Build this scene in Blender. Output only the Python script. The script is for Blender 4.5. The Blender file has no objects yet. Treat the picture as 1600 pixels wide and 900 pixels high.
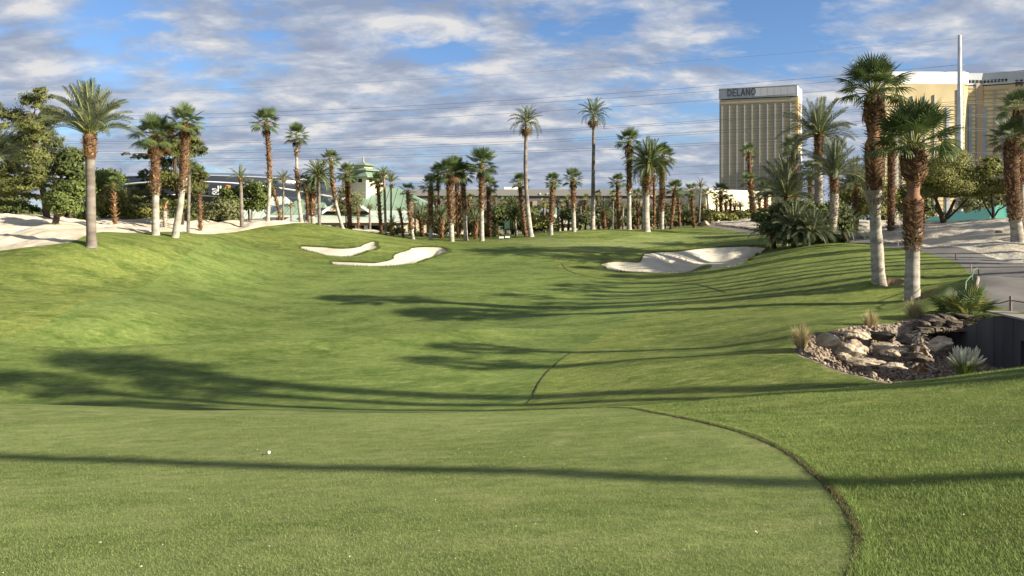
import bpy, math, random
import numpy as np
from mathutils import Vector, Matrix

# ---------------------------------------------------------------- camera, sky, sun, exposure
SC = bpy.context.scene
COL = SC.collection
F = 1200.0            # focal length in pixels of the 1600 wide photograph
HOR = 345.0           # horizon row
H = 1.6               # eye height
cam_d = bpy.data.cameras.new('camera'); cam = bpy.data.objects.new('camera', cam_d); COL.objects.link(cam)
cam_d.sensor_width = 36; cam_d.lens = 36 * F / 1600
cam_d.shift_y = -(450 - HOR) / 1600
cam_d.clip_start = 0.05; cam_d.clip_end = 20000
cam.location = (0, 0, H); cam.rotation_euler = (math.radians(90), 0, 0)
SC.camera = cam
SUN_EL, SUN_AZ = 22.0, 22.0      # elevation; degrees behind the +X axis
el, az = math.radians(SUN_EL), math.radians(SUN_AZ)
SUN = Vector((math.cos(el) * math.cos(az), -math.cos(el) * math.sin(az), math.sin(el)))
sd = bpy.data.lights.new('sun', 'SUN'); sun = bpy.data.objects.new('sun', sd); COL.objects.link(sun)
sd.energy = 5.0; sd.angle = math.radians(0.55); sd.color = (1.0, 0.91, 0.73)
sun.rotation_euler = SUN.to_track_quat('Z', 'Y').to_euler(); sun.location = (30, -20, 60)
SC.view_settings.view_transform = 'Standard'; SC.view_settings.look = 'None'
SC.view_settings.gamma = 1.0; SC.view_settings.exposure = 1.46
SC.cycles.max_bounces = 6; SC.cycles.transparent_max_bounces = 8

def link(nt, a, b): nt.links.new(a, b)
W = bpy.data.worlds.new('World'); SC.world = W; W.use_nodes = True
nt = W.node_tree; nt.nodes.clear(); N = nt.nodes.new
out = N('ShaderNodeOutputWorld'); bg = N('ShaderNodeBackground'); bg.inputs[1].default_value = 0.047
link(nt, bg.outputs[0], out.inputs[0])
sky = N('ShaderNodeTexSky'); sky.sky_type = 'NISHITA'; sky.sun_disc = False
sky.sun_elevation = el; sky.sun_rotation = math.radians(90 + SUN_AZ); sky.altitude = 600
sky.air_density = 1.0; sky.dust_density = 0.4; sky.ozone_density = 1.6
def M2(op, a, b=None, c=None, clamp=False, t=None):
    t = t or nt
    n = t.nodes.new('ShaderNodeMath'); n.operation = op; n.use_clamp = clamp
    for i, v in enumerate((a, b, c)):
        if v is None: continue
        if isinstance(v, (int, float)): n.inputs[i].default_value = v
        else: t.links.new(v, n.inputs[i])
    return n.outputs[0]
tc = N('ShaderNodeTexCoord'); sep = N('ShaderNodeSeparateXYZ'); link(nt, tc.outputs['Generated'], sep.inputs[0])
zc = M2('ADD', M2('MAXIMUM', sep.outputs[2], 0.0), 0.22)
cx = M2('DIVIDE', sep.outputs[0], zc); cy = M2('DIVIDE', sep.outputs[1], zc)
cmb = N('ShaderNodeCombineXYZ'); link(nt, cx, cmb.inputs[0]); link(nt, cy, cmb.inputs[1])
def noise(vec, scale, detail, rough, dist=0.0, t=None):
    t = t or nt
    n = t.nodes.new('ShaderNodeTexNoise'); n.inputs['Scale'].default_value = scale
    n.inputs['Detail'].default_value = detail; n.inputs['Roughness'].default_value = rough
    n.inputs['Distortion'].default_value = dist
    if vec is not None: t.links.new(vec, n.inputs['Vector'])
    return n.outputs[0]
def ramp(v, stops, t=None, ease=False):
    t = t or nt
    r = t.nodes.new('ShaderNodeValToRGB'); e = r.color_ramp.elements
    if ease: r.color_ramp.interpolation = 'EASE'
    while len(e) < len(stops): e.new(0.5)
    for i, (p, c) in enumerate(stops):
        e[i].position = p; e[i].color = (c, c, c, 1) if isinstance(c, (int, float)) else (*c, 1)
    t.links.new(v, r.inputs[0]); return r.outputs[0]
def mix(f, a, b, t=None, mode='MIX'):
    t = t or nt
    m = t.nodes.new('ShaderNodeMix'); m.data_type = 'RGBA'; m.blend_type = mode
    for s, v in ((0, f), (6, a), (7, b)):
        if isinstance(v, (int, float)): m.inputs[s].default_value = v
        elif isinstance(v, tuple): m.inputs[s].default_value = (*v, 1)
        else: t.links.new(v, m.inputs[s])
    return m.outputs[2]
mp = N('ShaderNodeMapping'); mp.inputs['Scale'].default_value = (0.75, 1.0, 1.0); mp.inputs['Location'].default_value = (3.1, 7.7, 0)
link(nt, cmb.outputs[0], mp.inputs[0])
n_big = noise(mp.outputs[0], 0.95, 3, 0.5, 0.3)
n_mid = noise(mp.outputs[0], 3.6, 8, 0.58, 0.25)
n_fine = noise(mp.outputs[0], 9, 9, 0.62, 0.6)
cov = M2('ADD', M2('MULTIPLY', n_mid, 0.62), M2('MULTIPLY', n_big, 0.46))
cov = M2('ADD', cov, M2('MULTIPLY', n_fine, 0.26))
# clear patches of blue where the photograph has them (directions in the sky)
def patch(px, py, rad, amt):
    d = Vector(((px - 800) / F, 1, (HOR - py) / F)).normalized()
    v = N('ShaderNodeVectorMath'); v.operation = 'DOT_PRODUCT'; link(nt, tc.outputs['Generated'], v.inputs[0]); v.inputs[1].default_value = d
    c0 = math.cos(math.atan(rad / F))
    mr = N('ShaderNodeMapRange'); mr.interpolation_type = 'SMOOTHSTEP'
    mr.inputs['From Min'].default_value = c0; mr.inputs['From Max'].default_value = 1.0
    mr.inputs['To Min'].default_value = 0; mr.inputs['To Max'].default_value = amt
    link(nt, v.outputs['Value'], mr.inputs['Value']); return mr.outputs[0]
for q in ((1090, 50, 190, .14), (900, 10, 120, .10), (1330, 20, 150, .09), (700, 30, 110, .12), (590, 10, 90, .08), (210, 75, 110, .10), (430, 88, 55, .07), (170, 40, 90, .05),
          (1230, 95, 90, .03), (1500, -10, 90, .03), (860, 95, 70, .05), (-100, 60, 90, .05)):
    cov = M2('SUBTRACT', cov, patch(*q))
for q in ((80, 130, 260, .06), (560, 190, 420, .05), (980, 200, 300, .05), (1450, 120, 260, .05), (1150, 190, 200, .03)):
    cov = M2('ADD', cov, patch(*q))
hz = M2('SUBTRACT', 1.0, M2('MULTIPLY', M2('MAXIMUM', sep.outputs[2], 0.0), 6.0), None, True)
mask = ramp(M2('ADD', cov, M2('MULTIPLY', hz, 0.02)), [(0.555, 0.0), (0.665, 0.86), (0.74, 1.0)])
# cloud tone: violet-grey bellies, creamy tops
tone = noise(mp.outputs[0], 5.0, 9, 0.6, 0.5)
mp2 = N('ShaderNodeMapping'); mp2.inputs['Location'].default_value = (3.1, 7.78, 0); mp2.inputs['Scale'].default_value = (0.75, 1.0, 1.0)
link(nt, cmb.outputs[0], mp2.inputs[0])
shift = noise(mp2.outputs[0], 3.6, 8, 0.58, 0.25)
edge = M2('SUBTRACT', n_mid, shift)
tv = M2('ADD', M2('ADD', tone, M2('MULTIPLY', edge, 1.6)), 0.0)
CL = 0.92
ccol = ramp(tv, [(0.28, (2.7 * CL, 3.15 * CL, 4.2 * CL)), (0.45, (3.5 * CL, 3.95 * CL, 4.9 * CL)), (0.60, (4.6 * CL, 4.95 * CL, 5.7 * CL)), (0.76, (6.6 * CL, 6.5 * CL, 6.5 * CL))])
skyc = mix(1.0, sky.outputs[0], (0.80, 0.98, 1.25), mode='MULTIPLY')
hb = ramp(hz, [(0.35, 0.0), (1.0, 0.55)])
ccol = mix(hb, ccol, (2.6 * CL, 3.35 * CL, 4.7 * CL))
link(nt, mix(mask, skyc, ccol), bg.inputs[0])

# ---------------------------------------------------------------- small helpers
rnd = random.Random(7)
def tag(o, label=None, cat=None, group=None, kind=None):
    if label: o['label'] = label
    if cat: o['category'] = cat
    if group: o['group'] = group
    if kind: o['kind'] = kind
    return o
def empty(name, loc, rz=0.0):
    o = bpy.data.objects.new(name, None); COL.objects.link(o); o.location = loc; o.rotation_euler = (0, 0, rz)
    o.empty_display_size = 0.2
    return o
def new_mesh(name, V, Fc, mats, mi=None, smooth=False):
    me = bpy.data.meshes.new(name); me.from_pydata([tuple(v) for v in V], [], [tuple(f) for f in Fc])
    for m in (mats if isinstance(mats, (list, tuple)) else [mats]): me.materials.append(m)
    if mi is not None: me.polygons.foreach_set('material_index', np.asarray(mi, dtype=np.int32))
    if smooth: me.polygons.foreach_set('use_smooth', np.ones(len(me.polygons), dtype=bool))
    me.update(); return me
def np_mesh(name, V, Fc, mats, smooth=False):
    """V (n,3), Fc (m,k) arrays"""
    V = np.asarray(V, dtype=np.float32); Fc = np.asarray(Fc, dtype=np.int32); m, k = Fc.shape
    me = bpy.data.meshes.new(name)
    me.vertices.add(len(V)); me.vertices.foreach_set('co', V.ravel())
    me.loops.add(m * k); me.loops.foreach_set('vertex_index', Fc.ravel())
    me.polygons.add(m); me.polygons.foreach_set('loop_start', np.arange(0, m * k, k, dtype=np.int32))
    if smooth: me.polygons.foreach_set('use_smooth', np.ones(m, dtype=bool))
    for q in (mats if isinstance(mats, (list, tuple)) else [mats]): me.materials.append(q)
    me.update(calc_edges=True); me.validate(); return me
def obj(name, me, parent=None, loc=(0, 0, 0), rot=(0, 0, 0), scale=None):
    o = bpy.data.objects.new(name, me); COL.objects.link(o); o.location = loc; o.rotation_euler = rot
    if scale is not None: o.scale = scale if hasattr(scale, '__len__') else (scale,) * 3
    if parent: o.parent = parent
    return o
class MB:
    """collects boxes, prisms, tubes in one mesh"""
    def __init__(s): s.v = []; s.f = []; s.m = []
    def add(s, V, Fc, m=0):
        b = len(s.v); s.v += [tuple(v) for v in V]; s.f += [tuple(i + b for i in f) for f in Fc]; s.m += [m] * len(Fc); return s
    def box(s, x0, x1, y0, y1, z0, z1, m=0):
        V = [(x, y, z) for x in (x0, x1) for y in (y0, y1) for z in (z0, z1)]
        return s.add(V, [(0, 1, 3, 2), (4, 6, 7, 5), (0, 4, 5, 1), (2, 3, 7, 6), (0, 2, 6, 4), (1, 5, 7, 3)], m)
    def hexa(s, P, m=0):
        """P: 4 bottom points then 4 top points, counter-clockwise"""
        return s.add(P, [(3, 2, 1, 0), (4, 5, 6, 7), (0, 1, 5, 4), (1, 2, 6, 5), (2, 3, 7, 6), (3, 0, 4, 7)], m)
    def slab(s, poly, z0, z1, m=0):
        n = len(poly); V = [(x, y, z0) for x, y in poly] + [(x, y, z1) for x, y in poly]
        Fc = [tuple(range(n))[::-1], tuple(range(n, 2 * n))] + [(i, (i + 1) % n, n + (i + 1) % n, n + i) for i in range(n)]
        return s.add(V, Fc, m)
    def tube(s, pts, rad, n=8, m=0, cap=True):
        pts = [Vector(p) for p in pts]; rings = []
        rad = rad if hasattr(rad, '__len__') else [rad] * len(pts)
        base = len(s.v); up0 = None
        for i, p in enumerate(pts):
            d = (pts[min(i + 1, len(pts) - 1)] - pts[max(i - 1, 0)]).normalized()
            a = Vector((0, 0, 1)) if abs(d.z) < 0.9 else Vector((1, 0, 0))
            u = d.cross(a).normalized() if up0 is None else (up0 - d * up0.dot(d)).normalized()
            up0 = u; w = d.cross(u)
            for k in range(n):
                t = 2 * math.pi * k / n; s.v.append(tuple(p + (u * math.cos(t) + w * math.sin(t)) * rad[i]))
        for i in range(len(pts) - 1):
            for k in range(n):
                a = base + i * n + k; b = base + i * n + (k + 1) % n
                s.f.append((a, b, b + n, a + n)); s.m.append(m)
        if cap:
            s.f.append(tuple(base + k for k in range(n))[::-1]); s.f.append(tuple(base + (len(pts) - 1) * n + k for k in range(n))); s.m += [m, m]
        return s
    def build(s, name, mats, parent=None, smooth=False, loc=(0, 0, 0)):
        return obj(name, new_mesh(name, s.v, s.f, mats, s.m, smooth), parent, loc)

# ---------------------------------------------------------------- materials
def mat(name, c1, c2=None, scale=2.0, rough=0.8, bump=0.0, bscale=30.0, c3=None, s3=0.3, spec=0.3, coord='Object', stretch=None, metal=0.0, trans=0.0, attr=None, isl=None, detail=4, bdist=0.02, orand=False):
    m = bpy.data.materials.new(name); m.use_nodes = True; t = m.node_tree; p = t.nodes['Principled BSDF']
    p.inputs['Roughness'].default_value = rough; p.inputs['Specular IOR Level'].default_value = spec; p.inputs['Metallic'].default_value = metal
    tcn = t.nodes.new('ShaderNodeTexCoord'); vec = tcn.outputs[coord]
    if coord == 'World':
        pass
    if stretch:
        mpn = t.nodes.new('ShaderNodeMapping'); mpn.inputs['Scale'].default_value = stretch; t.links.new(vec, mpn.inputs[0]); vec = mpn.outputs[0]
    col = None
    if c2 is not None:
        f = ramp(noise(vec, scale, detail, 0.6, t=t), [(0.32, 0.0), (0.68, 1.0)], t=t); col = mix(f, c1, c2, t=t)
    else:
        f = None; col = mix(0.0, c1, c1, t=t)
    if c3 is not None:
        f3 = ramp(noise(vec, s3, 3, 0.55, t=t), [(0.42, 0.0), (0.66, 1.0)], t=t); col = mix(f3, col, c3, t=t)
    if orand:
        oi = t.nodes.new('ShaderNodeObjectInfo'); col = mix(1.0, col, ramp(oi.outputs['Random'], [(0, (.62, .66, .6)), (.5, (1.0, 1.0, 1.0)), (1, (1.6, 1.45, 1.3))], t=t), t=t, mode='MULTIPLY')
    if attr:
        a = t.nodes.new('ShaderNodeAttribute'); a.attribute_name = attr
        col = mix(a.outputs['Fac'], col, attr_c[name], t=t)
    if isl:
        g = t.nodes.new('ShaderNodeNewGeometry'); col = mix(g.outputs['Random Per Island'], col, isl, t=t)
    t.links.new(col, p.inputs['Base Color'])
    if bump:
        b = t.nodes.new('ShaderNodeBump'); b.inputs['Strength'].default_value = bump; b.inputs['Distance'].default_value = bdist
        t.links.new(noise(vec, bscale, 5, 0.65, t=t), b.inputs['Height']); t.links.new(b.outputs[0], p.inputs['Normal'])
    if trans:
        tr = t.nodes.new('ShaderNodeBsdfTranslucent'); t.links.new(col, tr.inputs[0]); ms = t.nodes.new('ShaderNodeMixShader')
        ms.inputs[0].default_value = trans; t.links.new(p.outputs[0], ms.inputs[1]); t.links.new(tr.outputs[0], ms.inputs[2])
        t.links.new(ms.outputs[0], t.nodes['Material Output'].inputs[0])
    return m
attr_c = {}
MT = {}
def turf(name, a, b, c, d, s_fine, s_blotch, bump, stripe=0.0):
    """mown grass: fine grain, blotches, pale worn flecks"""
    m = bpy.data.materials.new(name); m.use_nodes = True; t = m.node_tree; p = t.nodes['Principled BSDF']
    p.inputs['Roughness'].default_value = 0.85; p.inputs['Specular IOR Level'].default_value = 0.12
    vec = t.nodes.new('ShaderNodeTexCoord').outputs['Object']
    col = mix(ramp(noise(vec, s_fine, 5, 0.7, t=t), [(0.30, 0.0), (0.70, 1.0)], t=t), a, b, t=t)
    mpn = t.nodes.new('ShaderNodeMapping'); mpn.inputs['Scale'].default_value = (0.45, 1.0, 1.0); mpn.inputs['Rotation'].default_value = (0, 0, 0.25); t.links.new(vec, mpn.inputs[0])
    col = mix(M2('MULTIPLY', ramp(noise(mpn.outputs[0], s_blotch, 6, 0.6, 0.4, t=t), [(0.44, 0.0), (0.60, 1.0)], t=t), 0.8, t=t), col, c, t=t)
    col = mix(M2('MULTIPLY', ramp(noise(mpn.outputs[0], s_blotch * 4.5, 6, 0.72, 0.2, t=t), [(0.50, 0.0), (0.68, 1.0)], t=t), 0.6, t=t), col, d, t=t)
    mg = t.nodes.new('ShaderNodeMapping'); mg.inputs['Scale'].default_value = (.6, 1.0, 1.0); t.links.new(vec, mg.inputs[0])
    col = mix(1.0, col, ramp(noise(mg.outputs[0], 4.5, 8, 0.85, t=t), [(0.36, (.60, .64, .58)), (0.52, (1.0, 1.0, 1.0)), (0.66, (1.34, 1.26, 1.25))], t=t), t=t, mode='MULTIPLY')
    big = ramp(noise(vec, 0.07, 2, 0.5, t=t), [(0.35, 0.82), (0.65, 1.12)], t=t)
    col = mix(1.0, col, big, t=t, mode='MULTIPLY')
    t.links.new(col, p.inputs['Base Color'])
    bn = t.nodes.new('ShaderNodeBump'); bn.inputs['Strength'].default_value = bump; bn.inputs['Distance'].default_value = 0.06
    h = M2('ADD', noise(vec, s_fine * 1.2, 6, 0.75, t=t), M2('MULTIPLY', noise(mpn.outputs[0], 1.3, 7, 0.72, t=t), 3.2), t=t)
    t.links.new(h, bn.inputs['Height']); t.links.new(bn.outputs[0], p.inputs['Normal'])
    return m
MT['fairway'] = turf('fairway_turf', (0.105, 0.150, 0.034), (0.155, 0.198, 0.054), (0.068, 0.108, 0.020), (0.225, 0.250, 0.085), 22, 0.8, 0.7)
MT['rough'] = turf('rough_turf', (0.115, 0.150, 0.030), (0.178, 0.212, 0.052), (0.066, 0.100, 0.018), (0.290, 0.285, 0.105), 12, 0.7, 1.0)
MT['apron'] = turf('apron_turf', (0.158, 0.195, 0.058), (0.210, 0.245, 0.085), (0.118, 0.155, 0.040), (0.285, 0.275, 0.130), 60, 0.6, 0.5)
MT['sand'] = mat('bunker_sand', (0.450, 0.415, 0.335), (0.385, 0.350, 0.275), 1.6, .95, .7, 7, c3=(0.500, 0.465, 0.385), s3=.3, spec=.1, bdist=.05)
MT['desert'] = mat('desert_sand', (0.470, 0.440, 0.375), (0.300, 0.270, 0.220), 2.5, .95, .8, 5, c3=(0.410, 0.345, 0.255), s3=.25, spec=.1, bdist=.12, detail=8)
MT['desert_warm'] = mat('desert_sand_warm', (0.470, 0.420, 0.335), (0.390, 0.330, 0.245), 1.2, .95, .6, 6, c3=(0.530, 0.490, 0.415), s3=.35, spec=.1, bdist=.08, detail=8)
MT['asphalt'] = mat('path_asphalt', (.095, .088, .085), (.125, .115, .108), 1.5, .85, .3, 60, c3=(.15, .14, .13), s3=.5, spec=.25, bdist=.01)
MT['creek'] = mat('creek_gravel', (.20, .155, .115), (.08, .062, .048), 6, .9, .9, 14, c3=(.30, .25, .20), s3=1.0, spec=.2, bdist=.08, detail=8)
MT['soil'] = mat('soil_groove_shade', (.050, .040, .026), (.022, .018, .013), 12, .95, .8, 30, c3=(.10, .09, .04), s3=4, spec=.1, bdist=.03)
MT['dirt'] = mat('tree_well_dirt', (.19, .15, .08), (.12, .085, .05), 5, .95, .5, 20, spec=.1)
MT['far'] = mat('far_ground', (.20, .19, .13), (.12, .14, .07), .03, .95, .2, 2, spec=.1)

# ---------------------------------------------------------------- terrain: a height field through surveyed points
def X(px, Y): return (px - 800.0) / F * Y
def Zr(py, Y): return H - (py - HOR) / F * Y
CP = [ # (px, py, Y)
 (1600,900,4.4),(1200,900,4.55),(800,900,4.75),(400,900,5.0),(0,900,5.3),(-300,900,5.6),(1900,900,4.2),
 (1330,850,5.35),(1700,750,6.3),(1600,755,6.4),(1270,765,7.0),(800,745,8.1),(400,735,9.5),(0,722,11),(-400,715,13),
 (1600,680,8.6),(1200,690,9.3),(800,690,10.6),(400,685,12),(0,680,13.5),(1600,620,11.5),(1250,645,11.8),
 (0,632,18.5),(400,642,17),(800,643,15.0),(1000,634,14.6),(1200,617,14.4),(1400,599,14.2),(1600,573,14),(1900,545,14),(2400,500,14),(-400,628,19),
 (0,640,21.5),(400,642,20.5),(800,643,18),(1000,636,17.5),(1200,624,17),(1400,612,17),(1600,600,17),(1900,560,17),
 (0,622,24.5),(200,625,24),(400,630,23.5),(600,634,22.5),(820,633,21.3),(1000,620,20.5),(1200,607,20),
 (-400,560,30),(0,560,29.5),(200,556,30),(400,547,31),(550,543,31.5),(700,530,33),(820,523,34),
 (200,546,35),(400,538,36),(550,532,37),(0,520,34),(150,500,37),
 (0,450,42),(-300,420,42),(0,391,50),(200,430,48),(200,480,40),(300,400,56),(243,365,61),(275,363,62),(143,380,51),(60,384,50),
 (400,480,45),(400,430,57),(400,388,68),(400,353,76),(450,349,78.5),(330,370,64),
 (550,470,47),(550,424,60),(560,378,73),(560,360,82),(640,400,68),(640,373,81),
 (700,590,26),(700,470,46),(700,420,62),(750,395,70),(720,377,80),(830,368,83),(820,580,26.5),
 (900,490,40),(900,430,56),(900,385,71),(900,360,84),
 (1000,560,26),(1000,505,35),(1000,465,45),(1000,428,57),(1000,378,75),(1000,358,86),(1100,380,73),(1130,365,82),(1100,352.5,92),
 (1100,545,27),(1100,480,38),(1100,440,49),(1190,395,60),
 (1215,545,25),(1200,505,30),(1200,470,37),(1200,430,46),(1220,388,60),(1215,366,72),
 (1300,500,28.5),(1300,455,37),(1300,415,44.5),(1300,380,56),(1330,379,58),
 (1425,467,34),(1372,437,37),(1400,484,31),(1400,410,42),(1400,388,50),(1470,440,36),(1480,405,41),
 (1500,475,29),(1560,482,27.5),(1532,455,30),(1536,430,33.5),(1600,470,28.5),(1600,435,33.5),(1600,414,38.5),(1540,401,43),(1450,387,51),(1380,377,58),(1310,371,65),(1240,361,80),
 (1700,430,33.5),(1900,480,28),(2300,440,30),(2300,380,45),(2600,330,60),(1900,400,45),(2500,560,12),(2600,460,20),
 (1240,560,22.5),(1262,560,23),(1300,566,21.8),(1350,585,20.3),(1400,590,19.8),(1480,590,19.5),(1560,580,19.5),(1640,560,20),
 (1440,497,28.3),(1380,506,27.3),(1300,518,26),(1500,520,25),
 (0,337,62),(-400,330,62),(100,352,59),(60,362,55),(200,357,66),(300,358,70),(350,356.5,74),(470,346,83),(560,361,89),
 (1591,378,47),(1600,350,56),(1480,346,62),(1410,352,61),(1350,361,64),(1300,364,72),(1165,342,98),(1190,349,93),(1120,350,95),(1800,350,55),
 (300,352,95),(600,361,98),(800,367,97),(1000,361,98),(0,352,95),(1500,350,95),(1800,350,95),
]
def off(x, y, z): CP2.append((x, y, z))
CP2 = []
for q in ((0,-8,.6),(0,-2,.15),(-15,-8,.5),(15,-8,.9),(32,-8,1.2),(-8,0,-.2),(8,0,.3),(8,5,.2),(20,3,.4),(30,12,0.2),(45,20,.0),(60,0,.6),(60,35,.8),(70,60,1.6),(-30,5,-1.5),(-45,20,-1.5),(-60,45,.5),(-75,80,1.),(75,90,.5),(-30,30,-2.6),(24,24,-.7),(14,9,-.35)): off(*q)
cp = np.array([(X(a, c), c, Zr(b, c)) for a, b, c in CP] + CP2)
SCL = 30.0
def _k(r2): return 0.5 * r2 * np.log(r2 + 1e-9)
def tps_fit(P, lam):
    n = len(P); q = P[:, :2] / SCL
    K = _k(((q[:, None] - q[None]) ** 2).sum(-1)) + lam * np.eye(n)
    Q = np.hstack([np.ones((n, 1)), q]); A = np.zeros((n + 3, n + 3)); A[:n, :n] = K; A[:n, n:] = Q; A[n:, :n] = Q.T
    return np.linalg.solve(A, np.concatenate([P[:, 2], np.zeros(3)])), q
TW, TQ = tps_fit(cp, 2e-4)
def tps(x, y):
    x = np.clip(np.asarray(x, float).ravel(), -75, 78) / SCL; y = np.clip(np.asarray(y, float).ravel(), -8, 99) / SCL
    o = np.empty_like(x)
    for i in range(0, len(x), 20000):
        a = x[i:i + 20000]; b = y[i:i + 20000]
        k = _k((a[:, None] - TQ[:, 0]) ** 2 + (b[:, None] - TQ[:, 1]) ** 2)
        o[i:i + 20000] = k @ TW[:-3] + TW[-3] + TW[-2] * a + TW[-1] * b
    return o
def sst(t): t = np.clip(t, 0, 1); return t * t * (3 - 2 * t)
def _hash(i, j, s):
    n = (i * 374761393 + j * 668265263 + s * 982451653) & 0x7fffffff
    n = ((n ^ (n >> 13)) * 1274126177) & 0x7fffffff
    return ((n ^ (n >> 16)) & 0xffff) / 65535.0
def vnoise(x, y, s=0):
    xi = np.floor(x).astype(np.int64); yi = np.floor(y).astype(np.int64); u = sst(x - xi); v = sst(y - yi)
    a = _hash(xi, yi, s); b = _hash(xi + 1, yi, s); c = _hash(xi, yi + 1, s); d = _hash(xi + 1, yi + 1, s)
    return (a + (b - a) * u) * (1 - v) + (c + (d - c) * u) * v - 0.5
ZFAR = -0.6
def base_z(x, y):
    x = np.asarray(x, float).ravel(); y = np.asarray(y, float).ravel()
    z = tps(x, y); w = np.maximum(sst((y - 97) / 25), sst((np.abs(x) - 80) / 40)); z = z * (1 - w) + ZFAR * w
    amp = sst((y - 16) / 10)
    z += amp * (.16 * vnoise(x / 7, y / 6, 3) + .06 * vnoise(x / 2.6, y / 2.2, 4) + .018 * vnoise(x / .9, y / .8, 5))
    yr = np.interp(x, [-40, -20, -10, -4, 0, 6], [29.6, 30.4, 31.2, 32.6, 34.0, 35.5]); z += .40 * np.exp(-((y - yr) / 1.25) ** 2) * (1 - sst((x + 2) / 5)) - .30 * np.exp(-((y - yr - 3.2) / 1.8) ** 2) * (1 - sst((x + 2) / 5))
    z += (1 - amp) * (.03 * vnoise(x / 2.3, y / 1.9, 6) + .012 * vnoise(x / .6, y / .5, 7))
    return z
def catmull(P, n=7, closed=True):
    P = np.asarray(P, float); m = len(P); o = []
    for i in range(m if closed else m - 1):
        if closed: p0, p1, p2, p3 = P[i - 1], P[i], P[(i + 1) % m], P[(i + 2) % m]
        else: p0, p1, p2, p3 = P[max(i - 1, 0)], P[i], P[i + 1], P[min(i + 2, m - 1)]
        for t in np.arange(n) / n:
            o.append(.5 * (2 * p1 + (p2 - p0) * t + (2 * p0 - 5 * p1 + 4 * p2 - p3) * t * t + (3 * p1 - p0 - 3 * p2 + p3) * t ** 3))
    if not closed: o.append(P[-1])
    return np.array(o)
def ground_hit(px, py, y0=3.0, y1=97.0):
    Y = np.concatenate([np.arange(y0, 30, .05), np.arange(max(30, y0), y1, .12)]); zr = Zr(py, Y); z = base_z(X(px, Y), Y)
    k = np.nonzero(z >= zr)[0]
    if len(k): return Y[k[0]]
    return Y[np.argmin(zr - z)]
def G(p, y0=3.0):
    Y = p[2] if len(p) > 2 else ground_hit(p[0], p[1], y0)
    return (X(p[0], Y), Y)
def poly_px(L, n=7, y0=3.0, smooth=True):
    P = np.array([G(p, y0) for p in L]); return catmull(P, n) if smooth else P
def inside(poly, x, y):
    c = np.zeros(len(x), bool); a = poly; b = np.roll(poly, -1, 0)
    for (x0, y0_), (x1, y1_) in zip(a, b):
        if y0_ == y1_: continue
        k = (y0_ > y) != (y1_ > y)
        c ^= k & (x < (x1 - x0) * (y - y0_) / (y1_ - y0_) + x0)
    return c
def seg_near(poly, x, y, sx, sy, closed=True):
    """nearest boundary point in the metric (sx, sy); returns dist, nx, ny, outward normal y and x of that segment"""
    best = np.full(len(x), 1e9); bx = np.zeros(len(x)); by = np.zeros(len(x)); bi = np.zeros(len(x), int)
    n = len(poly) if closed else len(poly) - 1
    for i in range(n):
        p = poly[i]; q = poly[(i + 1) % len(poly)]; d = q - p
        ux, uy = d[0] / sx, d[1] / sy; wx, wy = (x - p[0]) / sx, (y - p[1]) / sy
        t = np.clip((wx * ux + wy * uy) / (ux * ux + uy * uy + 1e-12), 0, 1)
        gx = p[0] + d[0] * t; gy = p[1] + d[1] * t
        dd = ((x - gx) / sx) ** 2 + ((y - gy) / sy) ** 2
        k = dd < best; best = np.where(k, dd, best); bx = np.where(k, gx, bx); by = np.where(k, gy, by); bi = np.where(k, i, bi)
    return np.sqrt(best), bx, by, bi
def norm_out(poly):
    d = np.roll(poly, -1, 0) - poly; n = np.stack([d[:, 1], -d[:, 0]], 1); n /= np.linalg.norm(n, axis=1)[:, None] + 1e-9
    area = 0.5 * np.sum(poly[:, 0] * np.roll(poly[:, 1], -1) - np.roll(poly[:, 0], -1) * poly[:, 1])
    return n if area > 0 else -n
BUNK = [
 ('slim', [(468,386),(500,386.5),(535,389),(560,386),(582,384,74),(586,388),(566,395),(545,401),(515,400),(488,393)], 1.1),
 ('long', [(516,409),(545,410),(590,411),(612,404),(628,394),(655,388,73),(690,388,73.5),(697,392),(672,404),(640,412),(600,416),(560,415.5),(526,413.5)], 1.3),
 ('big', [(942,413),(965,409),(1000,410),(1006,400),(1022,395),(1060,393),(1085,390),(1110,387.5),(1140,389,68),(1170,396,67),(1198,401,64.5),(1160,411),(1120,419),(1080,425),(1030,426.5),(985,425),(952,421)], 1.0),
]
BUNK = [(n, poly_px(L, 9, 40), d) for n, L, d in BUNK]
BUNK = [(n, q + np.stack([.5 * vnoise(q[:, 0] / .9, q[:, 1] / .9, 41), .12 * vnoise(q[:, 0] / 1.1, q[:, 1] / 1.1, 42)], 1), d) for n, q, d in BUNK]
CREEK = catmull(np.array([G(p) for p in [(1240,545,24.2),(1262,566,22.3),(1300,583,20.9),(1350,597,19.9),(1400,603,19.0),(1480,598,18.6),(1560,585,18.8),(1620,570,19.3),(1680,555,20.4),(1700,540,22.8),(1640,520,24.2),(1575,505,25.6),(1494,497,27.6),(1440,497,27.9),(1380,508,27.0),(1300,518,25.9),(1260,522,25.6)]]), 5)
TONGUE = poly_px([(1074,414,61.5),(1090,408,64),(1104,405,65.5),(1113,407,64.5),(1104,413,62),(1085,418,60)], 5)
WELLS = [(17.7 + .35, 36.9, .75), (17.7 + .35, 33.9, .75)]
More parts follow.
